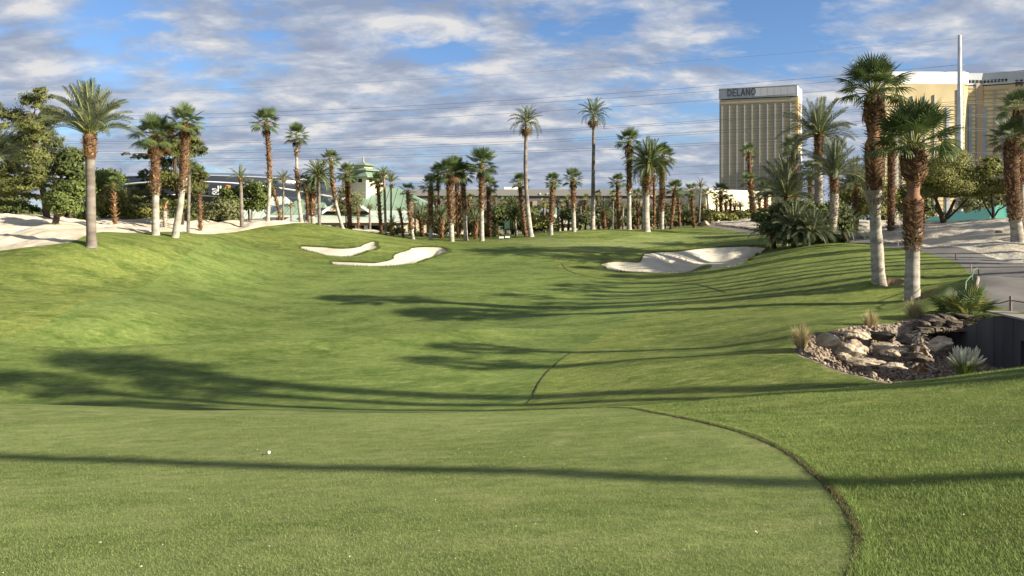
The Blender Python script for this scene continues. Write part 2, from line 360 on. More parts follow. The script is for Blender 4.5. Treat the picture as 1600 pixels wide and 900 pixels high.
def ground_z(x, y):
    x = np.asarray(x, float).ravel(); y = np.asarray(y, float).ravel(); z = base_z(x, y)
    for nme, P, dep in BUNK:
        k = (x > P[:, 0].min() - 1) & (x < P[:, 0].max() + 1) & (y > P[:, 1].min() - 1) & (y < P[:, 1].max() + 1)
        if not k.any(): continue
        a, b = x[k], y[k]; ins = inside(P, a, b); no = norm_out(P); L_ = []
        for i in range(len(P)):
            p = P[i]; q = P[(i + 1) % len(P)]; e = q - p
            t = np.clip(((a - p[0]) * e[0] + (b - p[1]) * e[1]) / (e @ e + 1e-12), 0, 1)
            L_.append(np.hypot(a - p[0] - e[0] * t, b - p[1] - e[1] * t))
        L_ = np.array(L_); dm = L_.min(0); we = np.exp(-(L_ - dm) / 1.2); nx = (we * no[:, :1]).sum(0) / we.sum(0); ny = (we * no[:, 1:]).sum(0) / we.sum(0)
        f = sst((nx * .55 + ny * .83 + .15) / .7); w = 2.3 * f + 4.6 * (1 - f); w = np.where(nx > .3, np.minimum(w, .45 + 2.2 * sst((.75 - nx) / .45)), w); d = (np.where(ins, dm, -dm) + .15) / w
        z[k] -= dep * sst(d)
    P = CREEK; k = (x > P[:, 0].min() - 1) & (x < P[:, 0].max() + 1) & (y > P[:, 1].min() - 1) & (y < P[:, 1].max() + 1)
    if k.any():
        a, b = x[k], y[k]; ins = inside(P, a, b); d, _, _, bi = seg_near(P, a, b, 1.0, 1.0); d = np.where(ins, d, 0)
        no = norm_out(P)[bi]; w = np.where(no[:, 0] * .8 + no[:, 1] * .6 > .35, .5, 2.0)
        z[k] -= 1.05 * sst(d / w) + np.where(ins, .05 * vnoise(a / .5, b / .5, 9), 0)
    for wx, wy, wr in WELLS:
        r = np.hypot(x - wx, (y - wy)); z -= .30 * (1 - sst((r - wr * .55) / (wr * .5)))
    return z
def gz(x, y): return float(ground_z([x], [y])[0])

SAND_L = catmull(np.array([G(p) for p in [(-1000,400,50),(-400,400,50),(0,391,50),(60,384,50),(112,377,51),(135,368,54),(165,362,58),(200,360,60),(300,360,66),(350,357,71),(400,352,75),(450,349,78),(500,349,82),(560,360,87),(640,371,89),(690,376,91),(690,372,97),(400,340,110),(-1000,330,110)]]), 6)
PATH_L = [(1900,484,26),(1640,484,26.2),(1560,484,27.6),(1530,462,29.6),(1527,445,31.5),(1530,430,33.6),(1500,407,39.5),(1420,391,49),(1330,380,58),(1215,366,72),(1150,357,84),(1085,352,94)]
PATH_R = [(1110,352,97),(1165,353,90),(1240,361,80),(1310,372,65),(1380,377,58.5),(1450,387,51.5),(1540,401,43.5),(1600,414,38.8),(1700,425,36),(1900,430,35)]
PATH = np.vstack([catmull([G(p) for p in PATH_L], 6, False), catmull([G(p) for p in PATH_R], 6, False)])
SAND_R = np.vstack([catmull([G(p) for p in PATH_R], 6, False), np.array([G(p) for p in [(2600,440,40),(2600,340,85),(1900,340,100),(1500,340,105),(1170,341,108),(1100,350,103)]])])
FAIR = catmull(np.array([G(p) for p in [(820,634,21.2),(842,600),(870,570),(915,540),(960,512),(1010,490,38.5),(1075,470,44),(1120,452,48),(1060,443,50),(980,436,53),(900,428,57),(870,415,62),(860,395,69),(800,385,75),(700,384,76),(600,392,68),(500,405,64),(400,392,67),(330,380,62),(290,400,55.5),(230,432,47),(150,470,41),(90,495,37),(30,512,34.5),(-300,540,31),(-900,560,28),(-900,630,20),(0,640,20),(400,640,19.6),(700,640,19.5)]]), 6)
GREENP = catmull(np.array([G(p) for p in [(930,375,75),(1000,370,79),(1110,370,80),(1130,372,78),(1060,378,74),(960,388,68),(880,384,70),(800,382,76),(780,378,79),(850,373,79)]]), 6)
EDGE = catmull(np.array([G(p) for p in [(900,636,15.6),(980,640,14.2),(1040,649),(1100,661),(1150,674),(1200,693),(1240,716),(1270,741),(1298,768),(1320,797),(1334,825),(1338,850),(1330,880),(1316,910,4.35),(1290,960,3.9)]]), 8, False)
APRON = np.vstack([EDGE, np.array([(1.0, 2.5), (-1, 0), (-14, -3), (-40, 0), (-45, 19), (-12, 19.6), (-4, 17.6), (0, 16.8)])])
print('edge', EDGE[::8].round(1).tolist())

A0 = -12.0
rr = [.5, 2, 4, 6, 8.0]
while rr[-1] < 112: rr.append(rr[-1] * (1.0055 if not 65 < rr[-1] < 93 else 1.0024))
rr = np.array(rr[:-1]); rr = np.concatenate([rr, 112 * np.exp(np.arange(0, 42) * .09)])
ss = np.arange(-.66, .6601, .003); so = .66 + np.cumsum(.006 * 1.13 ** np.arange(0, 38)); ss = np.concatenate([-so[::-1], ss, so])
SX, RR = np.meshgrid(ss, rr); gx = SX * RR; gy = RR + A0; nr, nc = gx.shape
x = gx.ravel().copy(); y = gy.ravel().copy(); R_ = RR.ravel()
snapped = np.zeros(len(x), bool); CY_ = np.where((R_ > 65) & (R_ < 93), .0024, .0055)
dense = (np.abs(SX.ravel()) < .665) & (R_ > 7.9) & (R_ < 111)
REG = [('apron', APRON), ('fair', FAIR), ('desertL', SAND_L), ('desertR', SAND_R), ('path', PATH), ('greenp', GREENP)] + [('b' + n, P) for n, P, _ in BUNK] + [('tongue', TONGUE)] + [('creek', CREEK)] \
    + [('well%d' % i, np.array([(wx + wr * math.cos(t), wy + wr * math.sin(t)) for t in np.linspace(0, 2 * math.pi, 20)[:-1]])) for i, (wx, wy, wr) in enumerate(WELLS)]
for nme, P in REG:
    m = .6
    k = np.nonzero(dense & (x > P[:, 0].min() - m) & (x < P[:, 0].max() + m) & (y > P[:, 1].min() - m) & (y < P[:, 1].max() + m))[0]
    for i in range(0, len(k), 60000):
        j = k[i:i + 60000]; sx = .003 * R_[j]; sy = CY_[j] * R_[j]
        dd, bx, by, _ = seg_near(P, x[j], y[j], sx, sy); s = dd < .56
        x[j[s]] = bx[s]; y[j[s]] = by[s]; snapped[j[s]] = True
z = ground_z(x, y)
fi = (np.arange(nr - 1)[:, None] * nc + np.arange(nc - 1)[None]).ravel()
Q = np.stack([fi, fi + 1, fi + nc + 1, fi + nc], 1)
alt = snapped[Q[:, 1]] & snapped[Q[:, 3]] & ~(snapped[Q[:, 0]] & snapped[Q[:, 2]])
Q = np.where(alt[:, None, None], Q[:, [[0, 1, 3], [1, 2, 3]]], Q[:, [[0, 1, 2], [0, 2, 3]]]).reshape(-1, 3)
cxx = x[Q].mean(1); cyy = y[Q].mean(1)
reg = np.zeros(len(Q), int)
for i, (nme, P) in enumerate(REG):
    if nme == 'desertL' : pass
    k = (cxx > P[:, 0].min()) & (cxx < P[:, 0].max()) & (cyy > P[:, 1].min()) & (cyy < P[:, 1].max())
    kk = np.nonzero(k)[0]; kk = kk[inside(P, cxx[kk], cyy[kk])]; reg[kk] = i + 1
reg[(reg == 0) & ((cyy > 97) | (np.abs(cxx) > 95))] = 99
# vertex roughness of the loose sand
V3 = np.stack([x, y, z], 1)
sandv = np.zeros(len(x), bool)
for i, (nme, P) in enumerate(REG):
    if nme.startswith('desert'): sandv[Q[reg == i + 1].ravel()] = True
inner = sandv.copy()
for i in range(0, 100):
    if i in (0,) or (i <= len(REG) and not REG[i - 1][0].startswith('desert')) or i == 99:
        q = Q[reg == i]
        if len(q): inner[q.ravel()] = False
V3[inner, 2] += (.34 * vnoise(x / 1.5, y / 2.6, 11) + .14 * vnoise(x / .5, y / .7, 12))[inner]
# full-sheet smooth normals so that sheets shade alike where they meet
P0 = V3[Q]; fn = np.cross(P0[:, 1] - P0[:, 0], P0[:, 2] - P0[:, 0]); vn = np.zeros_like(V3)
for c in range(3): np.add.at(vn, Q[:, c], fn)
vn /= np.linalg.norm(vn, axis=1)[:, None] + 1e-12
def sheet(name, sel, m, label=None, cat=None, kind='structure', group=None):
    q = Q[sel]
    if not len(q): print('EMPTY SHEET', name); return None
    ids, inv = np.unique(q, return_inverse=True); me = np_mesh(name, V3[ids], inv.reshape(-1, 3), m, True)
    if len(me.vertices) == len(ids): me.normals_split_custom_set_from_vertices(vn[ids].tolist())
    o = obj(name, me)
    return tag(o, label, cat, group, kind)
idx = {n: i + 1 for i, (n, _) in enumerate(REG)}
sheet('rough_grass', reg == 0, MT['rough'], 'longer mown rough grass around the fairway and over the bank', 'lawn')
sheet('fairway', reg == idx['fair'], MT['fairway'], 'smooth striped fairway grass filling the shallow valley', 'lawn')
sheet('putting_green', reg == idx['greenp'], MT['apron'], 'pale short grass putting green on the rise before the palms', 'lawn')
sheet('tee_apron', reg == idx['apron'], MT['apron'], 'closely mown pale apron in front with a curved torn edge', 'lawn')
sheet('sandy_ground', reg == idx['desertL'], MT['desert_warm'], 'bare cream desert sand beyond the grass under the pine trees', 'ground')
sheet('sandy_bank', reg == idx['desertR'], MT['desert'], 'rumpled white sand bank behind the cart path', 'ground')
sheet('cart_path', reg == idx['path'], MT['asphalt'], 'dark asphalt cart path curving past the sand bank', 'path')
sheet('creek_bed', reg == idx['creek'], MT['creek'], 'dry gravel creek bed among boulders below the culvert', 'ground')
for n, lb in (('slim', 'slim upper sand bunker cut in the mound near the clubhouse'), ('long', 'long lower sand bunker with a shaded hooked end'), ('big', 'wide lobed sand bunker with a grass tongue below the leafy date palm clump')):
    sheet('sand_bunker', reg == idx['b' + n], MT['sand'], lb, 'bunker', 'structure', 'sand bunkers')
sheet('grass_tongue', reg == idx['tongue'], MT['rough'], 'small grass tongue reaching into the wide bunker', 'lawn')
sheet('tree_well', (reg == idx['well0']) | (reg == idx['well1']), MT['dirt'], 'two sunken dirt rings at the feet of the white trunked palms', 'ground')
sheet('far_ground', reg == 99, MT['far'], 'flat dry land running out to the horizon behind everything', 'ground')

# ---------------------------------------------------------------- palms
MT['frond'] = mat('fan_frond_green', (.066, .102, .028), (.115, .150, .045), 2.5, .5, c3=(.045, .078, .024), s3=.9, spec=.4, trans=.22, orand=True)
MT['frond_y'] = mat('fan_frond_yellowish', (.17, .19, .04), (.26, .25, .06), 2.5, .6, spec=.3, trans=.25)
MT['frond_dead'] = mat('dead_frond_brown', (.19, .11, .05), (.10, .06, .03), 3, .8, spec=.1, trans=.1)
MT['date'] = mat('date_frond_grey_green', (.108, .132, .082), (.155, .176, .120), 2.5, .6, c3=(.075, .100, .052), s3=.9, spec=.35, trans=.22, orand=True)
MT['canary'] = mat('dark_date_frond', (.050, .080, .026), (.080, .108, .040), 2.5, .6, c3=(.035, .060, .022), s3=.9, spec=.35, trans=.18, orand=True)
MT['stalk'] = mat('frond_stalk', (.24, .25, .09), (.17, .19, .06), 3, .5, spec=.3)
MT['bark_grey'] = mat('smooth_palm_bark', (.32, .29, .245), (.19, .165, .135), 3.0, .9, .9, 14, c3=(.42, .39, .335), s3=1.3, spec=.15, stretch=(1, 1, 2.2), bdist=.04, detail=8)
MT['bark_brown'] = mat('brown_palm_bark', (.10, .058, .036), (.05, .03, .02), 4, .9, .9, 12, c3=(.15, .09, .055), s3=1.2, spec=.1, stretch=(1, 1, 3), bdist=.05)
MT['bark_red'] = mat('stripped_red_palm_bark', (.17, .085, .05), (.24, .13, .08), 4, .75, .6, 10, spec=.2, stretch=(1, 1, 3), bdist=.03)
MT['bark_slim'] = mat('slim_palm_bark', (.145, .12, .10), (.10, .082, .07), 4, .9, .9, 14, c3=(.24, .21, .18), s3=.5, spec=.1, stretch=(1, 1, 3), bdist=.03)
MT['boot'] = mat('frond_stub', (.29, .155, .075), (.17, .088, .045), 5, .8, spec=.2, isl=(.44, .29, .16))
MT['boot_pale'] = mat('pale_frond_stub', (.36, .30, .23), (.22, .17, .12), 5, .85, spec=.15, isl=(.52, .46, .37))
MT['boot_orange'] = mat('orange_frond_stub', (.40, .22, .09), (.26, .13, .055), 5, .85, spec=.15, isl=(.50, .33, .16))

def fan_leaf(seed, droop, span=118, nseg=24, blade=1.0, pet=0.95, fold=.10):
    r = random.Random(seed); V = []; Fc = []; M = []
    # petiole: flat tapering strip with a little depth
    for i in range(5):
        t = i / 4; w = .045 - .022 * t; zz = .05 * math.sin(t * 2.2) - .10 * t * t * droop
        V += [(pet * t, -w, zz + .012), (pet * t, w, zz + .012), (pet * t, 0, zz - .02)]
    for i in range(4):
        b = i * 3; Fc += [(b, b + 1, b + 4, b + 3), (b + 1, b + 2, b + 5, b + 4), (b + 2, b, b + 3, b + 5)]; M += [1] * 3
    z0 = .05 * math.sin(2.2) - .10 * droop
    for k in range(nseg):
        a = math.radians(-span + 2 * span * (k + .5) / nseg); da = math.radians(span / nseg) * 1.02
        L = blade * (1.02 - .28 * (abs(a) / math.radians(span)) ** 2) * r.uniform(.88, 1.06); a += r.uniform(-.02, .02)
        sag = droop * (.55 + .35 * math.cos(a) * 0 + r.uniform(-.08, .12)); lift = fold * (1 if k % 2 else -1)
        prev = None
        for j, rr_ in enumerate((.04, .34, .60, .82, 1.0)):
            q = rr_ * L; w = math.tan(da) * q if rr_ < .5 else math.tan(da) * .5 * L * (1 - (rr_ - .5) / .5) ** .8
            cup = .10 * q * abs(math.sin(a)) * (1 - droop * .6)
            zz = z0 + cup - sag * (rr_ ** 2.4) * .75 * L + r.uniform(-.01, .01) - .22 * droop * q
            sh = 1 - .18 * droop * rr_ ** 3
            c = Vector((pet + math.cos(a) * q * sh, math.sin(a) * q * sh, zz)); s_ = Vector((-math.sin(a), math.cos(a), 0)) * w
            if rr_ == 1.0:
                V.append(tuple(c)); n = len(V) - 1; Fc += [(prev, prev + 1, n), (prev + 1, prev + 2, n)]; M += [0, 0]
            else:
                V += [tuple(c - s_), tuple(c + Vector((0, 0, -w * .45))), tuple(c + s_)]; n = len(V) - 3
                if prev is not None: Fc += [(prev, prev + 1, n + 1, n), (prev + 1, prev + 2, n + 2, n + 1)]; M += [0, 0]
                prev = n
    return V, Fc, M
def feather(seed, arch, L=1.0, n=40, ll=.20, bare=.14, tw=.014, vee=.5):
    """date palm frond of length 1, arched; leaflets stand in a V on both sides"""
    r = random.Random(seed); V = []; Fc = []; M = []
    def P(t):
        a = arch * t * t; return Vector((L * (t - .22 * arch * t ** 2.4), 0, L * (-.62 * a * t + .05 * t)))
    for i in range(9):
        t = i / 8; p = P(t); w = .016 * (1 - .85 * t) + .004
        V += [tuple(p + Vector((0, -w, .004))), tuple(p + Vector((0, w, .004))), tuple(p + Vector((0, 0, -w * .9)))]
    for i in range(8):
        b = i * 3; Fc += [(b, b + 1, b + 4, b + 3), (b + 1, b + 2, b + 5, b + 4), (b + 2, b, b + 3, b + 5)]; M += [1] * 3
    for i in range(n):
        t = bare + (1 - bare) * (i + .5) / n
        p = P(t); d = (P(min(t + .02, 1)) - P(t - .02)).normalized(); up = Vector((-d.z, 0, d.x))
        l0 = ll * (math.sin(min(1, (t - bare) * 3.2 + .35) * math.pi / 2)) * (1 - .62 * max(0, (t - .45) / .55) ** 1.6)
        for s_ in (-1, 1):
            l = l0 * r.uniform(.82, 1.12); fw = .62 + .35 * t + r.uniform(-.1, .1)
            dr = (Vector((0, s_, 0)) * math.cos(fw) + d * math.sin(fw)); dr = (dr * 1.0 + up * (vee * r.uniform(.5, 1.3))).normalized()
            q = p + dr * l; q.z -= .10 * l; mid = p + dr * l * .5 + up * .004; wv = d * tw
            V += [tuple(p - wv * .4), tuple(mid - wv), tuple(q), tuple(mid + wv)]; b = len(V) - 4
            Fc.append((b, b + 1, b + 2, b + 3)); M.append(0)
    return V, Fc, M
def fm(name, data, mats): V, Fc, M = data; return new_mesh(name, V, Fc, mats, M)
FANS = {}
for key, m in (('g', 'frond'), ('y', 'frond_y'), ('d', 'frond_dead')):
    FANS[key] = [fm('frond', fan_leaf(10 + i, dr), [MT[m], MT['stalk'] if key != 'd' else MT['frond_dead']]) for i, dr in enumerate((.12, .35, .6, .9))]
    FANS[key + 'lo'] = [fm('frond', fan_leaf(30 + i, dr, nseg=13, fold=.12), [MT[m], MT['stalk'] if key != 'd' else MT['frond_dead']]) for i, dr in enumerate((.2, .45, .8))]
FEA = {}
for key, m in (('D', 'date'), ('C', 'canary'), ('T', 'canary')):
    tw = {'D': .0085, 'C': .010, 'T': .013}[key]; nn = {'D': 52, 'C': 52, 'T': 30}[key]
    FEA[key] = [fm('frond', feather(50 + i, ar, n=nn, ll={'D': .21, 'C': .17, 'T': .24}[key], tw=tw), [MT[m], MT['stalk']]) for i, ar in enumerate((.06, .22, .42, .7) if key == 'D' else (.12, .35, .6, .95))]
    FEA[key + 'lo'] = [fm('frond', feather(70 + i, ar, n=20, ll=.2, tw=.02), [MT[m], MT['stalk']]) for i, ar in enumerate((.25, .6, .95))]

def trunk_mesh(path, prof, n=16, seed=0, lump=.06):
    """path: list of points; prof: list of (t, radius, mat)"""
    r = random.Random(seed); V = []; Fc = []; M = []; pts = [Vector(p) for p in path]; m = len(pts)
    for i, p in enumerate(pts):
        t = i / (m - 1)
        for a, b in zip(prof, prof[1:]):
            if a[0] <= t <= b[0] + 1e-6: u = (t - a[0]) / (b[0] - a[0] + 1e-9); rad = a[1] + (b[1] - a[1]) * u; mi = a[2]; break
        rad *= 1 + r.uniform(-.25, .25) * lump
        for k in range(n):
            th = 2 * math.pi * k / n; q = rad * (1 + r.uniform(-1, 1) * lump * .5); V.append((p.x + q * math.cos(th), p.y + q * math.sin(th), p.z))
        if i:
            for k in range(n): a_ = (i - 1) * n + k; b_ = (i - 1) * n + (k + 1) % n; Fc.append((a_, b_, b_ + n, a_ + n)); M.append(mi)
    Fc.append(tuple((m - 1) * n + k for k in range(n))); M.append(mi)
    return V, Fc, M
def path_at(path, t):
    u = t * (len(path) - 1); i = min(int(u), len(path) - 2); f = u - i
    return Vector(path[i]).lerp(Vector(path[i + 1]), f)
def stubs(path, prof, t0, t1, density, size, seed, up=1.0):
    """old frond bases: flat curved wedges in a spiral, sticking out and up"""
    r = random.Random(seed); V = []; Fc = []
    hgt = (path_at(path, t1) - path_at(path, t0)).length
    rad0 = sum(p[1] for p in prof) / len(prof); n = int(min(420, max(12, .62 * density * hgt * 2 * math.pi * rad0 / (size * size))))
    for i in range(n):
        t = t0 + (t1 - t0) * (i + r.random()) / n; c = path_at(path, t)
        for a, b in zip(prof, prof[1:]):
            if a[0] <= t <= b[0] + 1e-6: rad = a[1] + (b[1] - a[1]) * (t - a[0]) / (b[0] - a[0] + 1e-9); break
        th = i * 2.39996 + r.uniform(-.25, .25); o = Vector((math.cos(th), math.sin(th), 0)); s_ = Vector((-o.y, o.x, 0))
        w = size * r.uniform(.26, .5); l = size * r.uniform(1.0, 2.3); tilt = r.uniform(-.1, 1.15) * up
        p0 = c + o * (rad * .92); d = (o * math.cos(tilt) * .9 + Vector((0, 0, math.sin(tilt))) + s_ * r.uniform(-.35, .35)).normalized()
        p1 = p0 + d * l * .6; p2 = p0 + d * l + o * size * r.uniform(-.1, .45); th_ = o * size * .16
        b = len(V); V += [p0 - s_ * w, p0 + s_ * w, p1 + s_ * w * .75 + th_, p1 - s_ * w * .75 + th_, p2 - s_ * w * .3, p2 + s_ * w * .3, p0 - Vector((0, 0, size * .25))]
        Fc += [(b, b + 1, b + 2, b + 3), (b + 3, b + 2, b + 5, b + 4), (b + 6, b + 1, b), (b, b + 3, b + 6), (b + 1, b + 6, b + 2)]
    return [tuple(v) for v in V], Fc
def rot_frond(azm, elev, roll):
    return (Matrix.Rotation(azm, 4, 'Z') @ Matrix.Rotation(-elev, 4, 'Y') @ Matrix.Rotation(roll, 4, 'X')).to_euler()
GA = 2.39996
def palm(name, label, base, top, R, kind, secs, hw, bend=0.0, seed=1, group=None, nfr=None, size=.11, tone='g', cat='palm tree', dead=.08, lodfar=False, lean_y=0.0, elev=None, skirt=0, gap=0.0):
    """base, top: world points; R: crown radius (m); secs: list of (t0,t1,kind,radius factor0,factor1)"""
    r = random.Random(seed * 13 + 5); base = Vector(base); top = Vector(top); root = empty(name, base)
    tag(root, label, cat, group)
    h = top - base; n = max(10, int(h.z / .28)); n = min(n, 60); path = []
    for i in range(n + 1):
        t = i / n; p = h * t; p.x += bend * math.sin(math.pi * t); p.y += lean_y * math.sin(math.pi * t); path.append(p)
    mats = {'g': 0, 'b': 1, 'r': 2, 's': 3, 'p': 1, 'w': 0, 'o': 1}
    prof = []
    for t0, t1, k, f0, f1 in secs: prof += [(t0, hw * f0, mats[k]), (t1, hw * f1, mats[k])]
    prof2 = []
    for a in prof: prof2.append((a[0] + (1e-4 if prof2 and a[0] <= prof2[-1][0] else 0), a[1], a[2]))
    nside = 16 if not lodfar else 8
    V, Fc, M = trunk_mesh(path, prof2, nside, seed, .10 if secs[0][2] != 's' else .05)
    obj('trunk', new_mesh('trunk', V, Fc, [MT['bark_grey'], MT['bark_brown'], MT['bark_red'], MT['bark_slim']], M, True), root)
    for i, (t0, t1, k, f0, f1) in enumerate(secs):
        if k in 'bpwo':
            V, Fc = stubs(path, prof2, max(0, t0 - (.05 if i and secs[i-1][2] in 'gr' else 0)), t1, 1.5 if k != 'p' else 1.9, size * (1.0 if k != 'w' else .85), seed + i)
            if i and secs[i - 1][2] == 'g' and k == 'b':
                V2, F2 = stubs(path, prof2, max(0, t0 - .05), t0 + .07, 1.3, size * .9, seed + 40)
                if F2: tag(obj('frond_stubs', new_mesh('frond_stubs', V2, F2, MT['boot_pale']), root), kind='stuff')
            if Fc: tag(obj('frond_stubs', new_mesh('frond_stubs', V, Fc, MT[{'b': 'boot', 'p': 'boot_orange', 'w': 'boot_pale', 'o': 'boot_orange'}[k]]), root), kind='stuff')
    if R <= 0: return root
    tp = path[-1]
    def put(me, azm, elv, sc, rise, joined=None):
        roll = r.uniform(-.35, .35); e = rot_frond(azm, elv, roll); loc = tp + Vector((math.cos(azm) * hw * .5, math.sin(azm) * hw * .5, rise))
        if joined is None: obj('frond', me, root, loc, e, sc)
        else:
            Mx = Matrix.Translation(loc) @ e.to_matrix().to_4x4() @ Matrix.Scale(sc, 4)
            b = len(joined[0]); joined[0].extend([tuple(Mx @ v.co) for v in me.vertices])
            joined[1].extend([tuple(i + b for i in p.vertices) for p in me.polygons]); joined[2].extend([p.material_index for p in me.polygons])
    J = ([], [], []) if lodfar else None
    lo = 'lo' if lodfar else ''
    if kind == 'F':
        nf = int(.8 * (nfr or (34 if not lodfar else 20))); e0, e1 = elev or (84, -24)
        for i in range(nf):
            t = (i + .5) / nf; el_ = math.radians(e0 + (e1 - e0) * t ** .85 + r.uniform(-9, 9)); a = i * GA + r.uniform(-.25, .25)
            pool = FANS[('d' if (t > .9 and r.random() < dead * 5) else tone) + lo]; k = min(int(t * len(pool)), len(pool) - 1)
            put(pool[k], a, el_, R / 1.85 * r.uniform(.86, 1.1), -.30 * R / 1.85 * t + .1, J)
        for i in range(skirt or r.randint(0, 4)):
            put(FANS['d' + lo][-1], i * GA * 1.3, math.radians(r.uniform(-72, -55)), R / 1.85 * r.uniform(.6, .8), -.35 * R / 1.85, J)
    else:
        nf = nfr or {'D': 46, 'C': 60, 'T': 30}[kind]; nf = nf if not lodfar else max(16, nf // 2)
        e0, e1 = elev or {'D': (84, -8), 'C': (84, -32), 'T': (80, -25)}[kind]
        for i in range(nf):
            t = (i + .5) / nf; el_ = math.radians(e0 + (e1 - e0) * t ** .9 + r.uniform(-6, 6)); a = i * GA + r.uniform(-.3, .3)
            pool = FEA[kind + lo]; k = min(int((.15 + .85 * t) * len(pool) + r.uniform(-.5, .5)), len(pool) - 1)
            put(pool[max(0, k)], a, el_, R * r.uniform(.88, 1.1), -.05 * R * t + .05, J)
        if kind == 'T':
            for i in range(3): put(FANS['d' + lo][-1], i * 2.1, math.radians(-65), R * .45, -.1, J)
    if lodfar:
        if kind == 'F': ms = [MT['frond'] if tone == 'g' else MT['frond_y'], MT['stalk']]
        else: ms = [MT['date'] if kind == 'D' else MT['canary'], MT['stalk']]
        obj('crown', new_mesh('crown', J[0], J[1], ms, J[2]), root)
    return root

# trunk recipes: (t0, t1, kind, radius factor at t0, at t1)
S = {
 'A': [(0, .04, 'g', 1.35, 1.1), (.04, .42, 'g', 1.1, .80), (.42, .50, 'w', .95, 1.15), (.50, .74, 'b', 1.2, 1.35), (.74, .82, 'r', .9, .85), (.82, .95, 'b', 1.1, 1.5), (.95, 1.0, 'b', 1.3, .7)],
 'B': [(0, .04, 'g', 1.3, 1.1), (.04, .40, 'g', 1.1, .95), (.40, .66, 'b', 1.25, 1.45), (.66, .78, 'r', .9, .9), (.78, .93, 'b', 1.6, 1.9), (.93, 1.0, 'b', 1.5, .8)],
 'half': [(0, .05, 'g', 1.3, 1.05), (.05, .45, 'g', 1.05, .85), (.45, .96, 'b', 1.15, 1.1), (.96, 1.0, 'b', 1.0, .7)],
 'low': [(0, .05, 'g', 1.3, 1.05), (.05, .25, 'g', 1.05, .9), (.25, .96, 'b', 1.1, 1.2), (.96, 1.0, 'b', 1.1, .7)],
 'boot': [(0, .95, 'b', 1.0, 1.1), (.95, 1.0, 'b', 1.1, .7)],
 'oran': [(0, .95, 'o', 1.0, 1.1), (.95, 1.0, 'b', 1.1, .7)],
 'white': [(0, .05, 'g', 1.3, 1.0), (.05, .40, 'g', 1.0, .75), (.40, .62, 'b', .95, 1.0), (.62, .80, 'g', .7, .65), (.80, .84, 'b', .8, .8), (.84, 1, 'g', .6, .6)],
 'rough': [(0, .75, 'w', 1.1, 1.0), (.75, .97, 'b', 1.05, 1.15), (.97, 1.0, 'b', 1.0, .8)],
 'date': [(0, .04, 's', 1.45, 1.1), (.04, .74, 's', 1.05, .95), (.74, .80, 's', .95, 1.1), (.80, .97, 'p', 1.2, 1.4), (.97, 1.0, 'p', 1.2, .9)],
 'cana': [(0, .04, 'g', 1.35, 1.1), (.04, .58, 'g', 1.05, .92), (.58, .70, 'b', 1.0, 1.35), (.70, .94, 'p', 1.5, 1.65), (.94, 1.0, 'p', 1.4, .9)],
 'slim': [(0, .03, 'g', 1.6, 1.15), (.03, .30, 'g', 1.15, .95), (.30, .90, 's', .95, .72), (.90, .93, 'b', 1.3, 1.3), (.93, 1.0, 's', .6, .6)],
 'plain': [(0, .97, 's', 1.05, .9), (.97, 1.0, 'b', 1.2, .8)],
 'dark': [(0, .30, 'g', 1.05, 1.0), (.30, .97, 'b', 1.25, 1.5), (.97, 1.0, 'b', 1.3, .8)],
}
GP = 'palms standing along the far rise'
def P(pxb, pyb, Y, pxt, pyt, Rpx, kind, rec, hwpx, bendpx, label, name=None, **kw):
    if Y is None: Y = ground_hit(pxb, pyb, 20)
    xb = X(pxb, Y); zb = gz(xb, Y) - .12; s_ = Y / F
    nm = name or {'F': 'fan_palm', 'D': 'date_palm', 'C': 'date_palm', 'T': 'slender_palm'}[kind]
    lod = kw.pop('lod', Rpx < 17)
    size = kw.pop('size', max(.13, min(.27, 3.4 * s_)))
    hwpx *= .64 if Y > 66 else .74 if Y > 55 else .90; Rpx *= .93
    return palm(nm, label, (xb, Y, zb), (X(pxt, Y), Y, Zr(pyt, Y)), Rpx * s_, kind, S[rec], hwpx * s_, bendpx * s_, seed=int(pxb * 7 + pyb), lodfar=lod, size=size, **kw)
G1 = dict(group='palms on the left bank'); G2 = dict(group='palms in front of the clubhouse'); G3 = dict(group='palms in the middle grove'); G4 = dict(group='palms before the long grey hall'); G5 = dict(group='palms on the right mound')
# left bank
P(143, 380, 50.5, 140, 208, 82, 'D', 'date', 7.7, 0, 'tall feathery date palm with orange knob below its crown, where grass meets the sand', elev=(88, 26), nfr=56, **G1)
P(243, 365, 60.5, 241, 212, 40, 'F', 'half', 7.5, 1, 'upright fan palm with whitewashed foot and shaggy crown, beside a leaning one', skirt=5, nfr=38, **G1)
P(273, 363, 60.5, 289, 192, 33, 'F', 'half', 7, 5, 'fan palm leaning over from a white foot next to the shaggy crowned one', skirt=3, **G1)
P(-14, 366, 52, -12, 246, 58, 'D', 'rough', 8, 0, 'date palm cut off by the picture edge with its fronds reaching in over the sand', elev=(80, 0), **G1)
P(180, 352, 68, 177, 290, 17, 'F', 'oran', 4, 0, 'small orange trunked fan palm before the rounded shrubs', lod=False, **G1)
P(259, 352, 69, 258, 318, 9, 'F', 'rough', 5, -1, 'stubby pale palm trunk squeezed between the two big fan palms', **G1)
P(294, 355, 67, 296, 262, 14, 'F', 'plain', 4, 0, 'plain brown palm trunk just behind the leaning white footed palm', **G1)
P(313, 353, 71, 309, 274, 18, 'F', 'boot', 4, 1, 'short fan palm in front of the stadium glass, left of its white letters', **G1)
P(378, 350, 76, 376, 280, 24, 'D', 'plain', 4.5, 0, 'ragged dark date palm with few stiff fronds in front of the stadium', nfr=15, elev=(86, 10), **G1)
P(418, 346, 78, 416, 192, 28, 'F', 'half', 4.5, 4, 'tallest fan palm left of the clubhouse, drooping round crown on a pale foot', skirt=6, **G1)
P(438, 345, 80, 425, 292, 15, 'F', 'boot', 3.5, 2, 'low fan palm leaning left behind the tallest pale footed one', **G1)
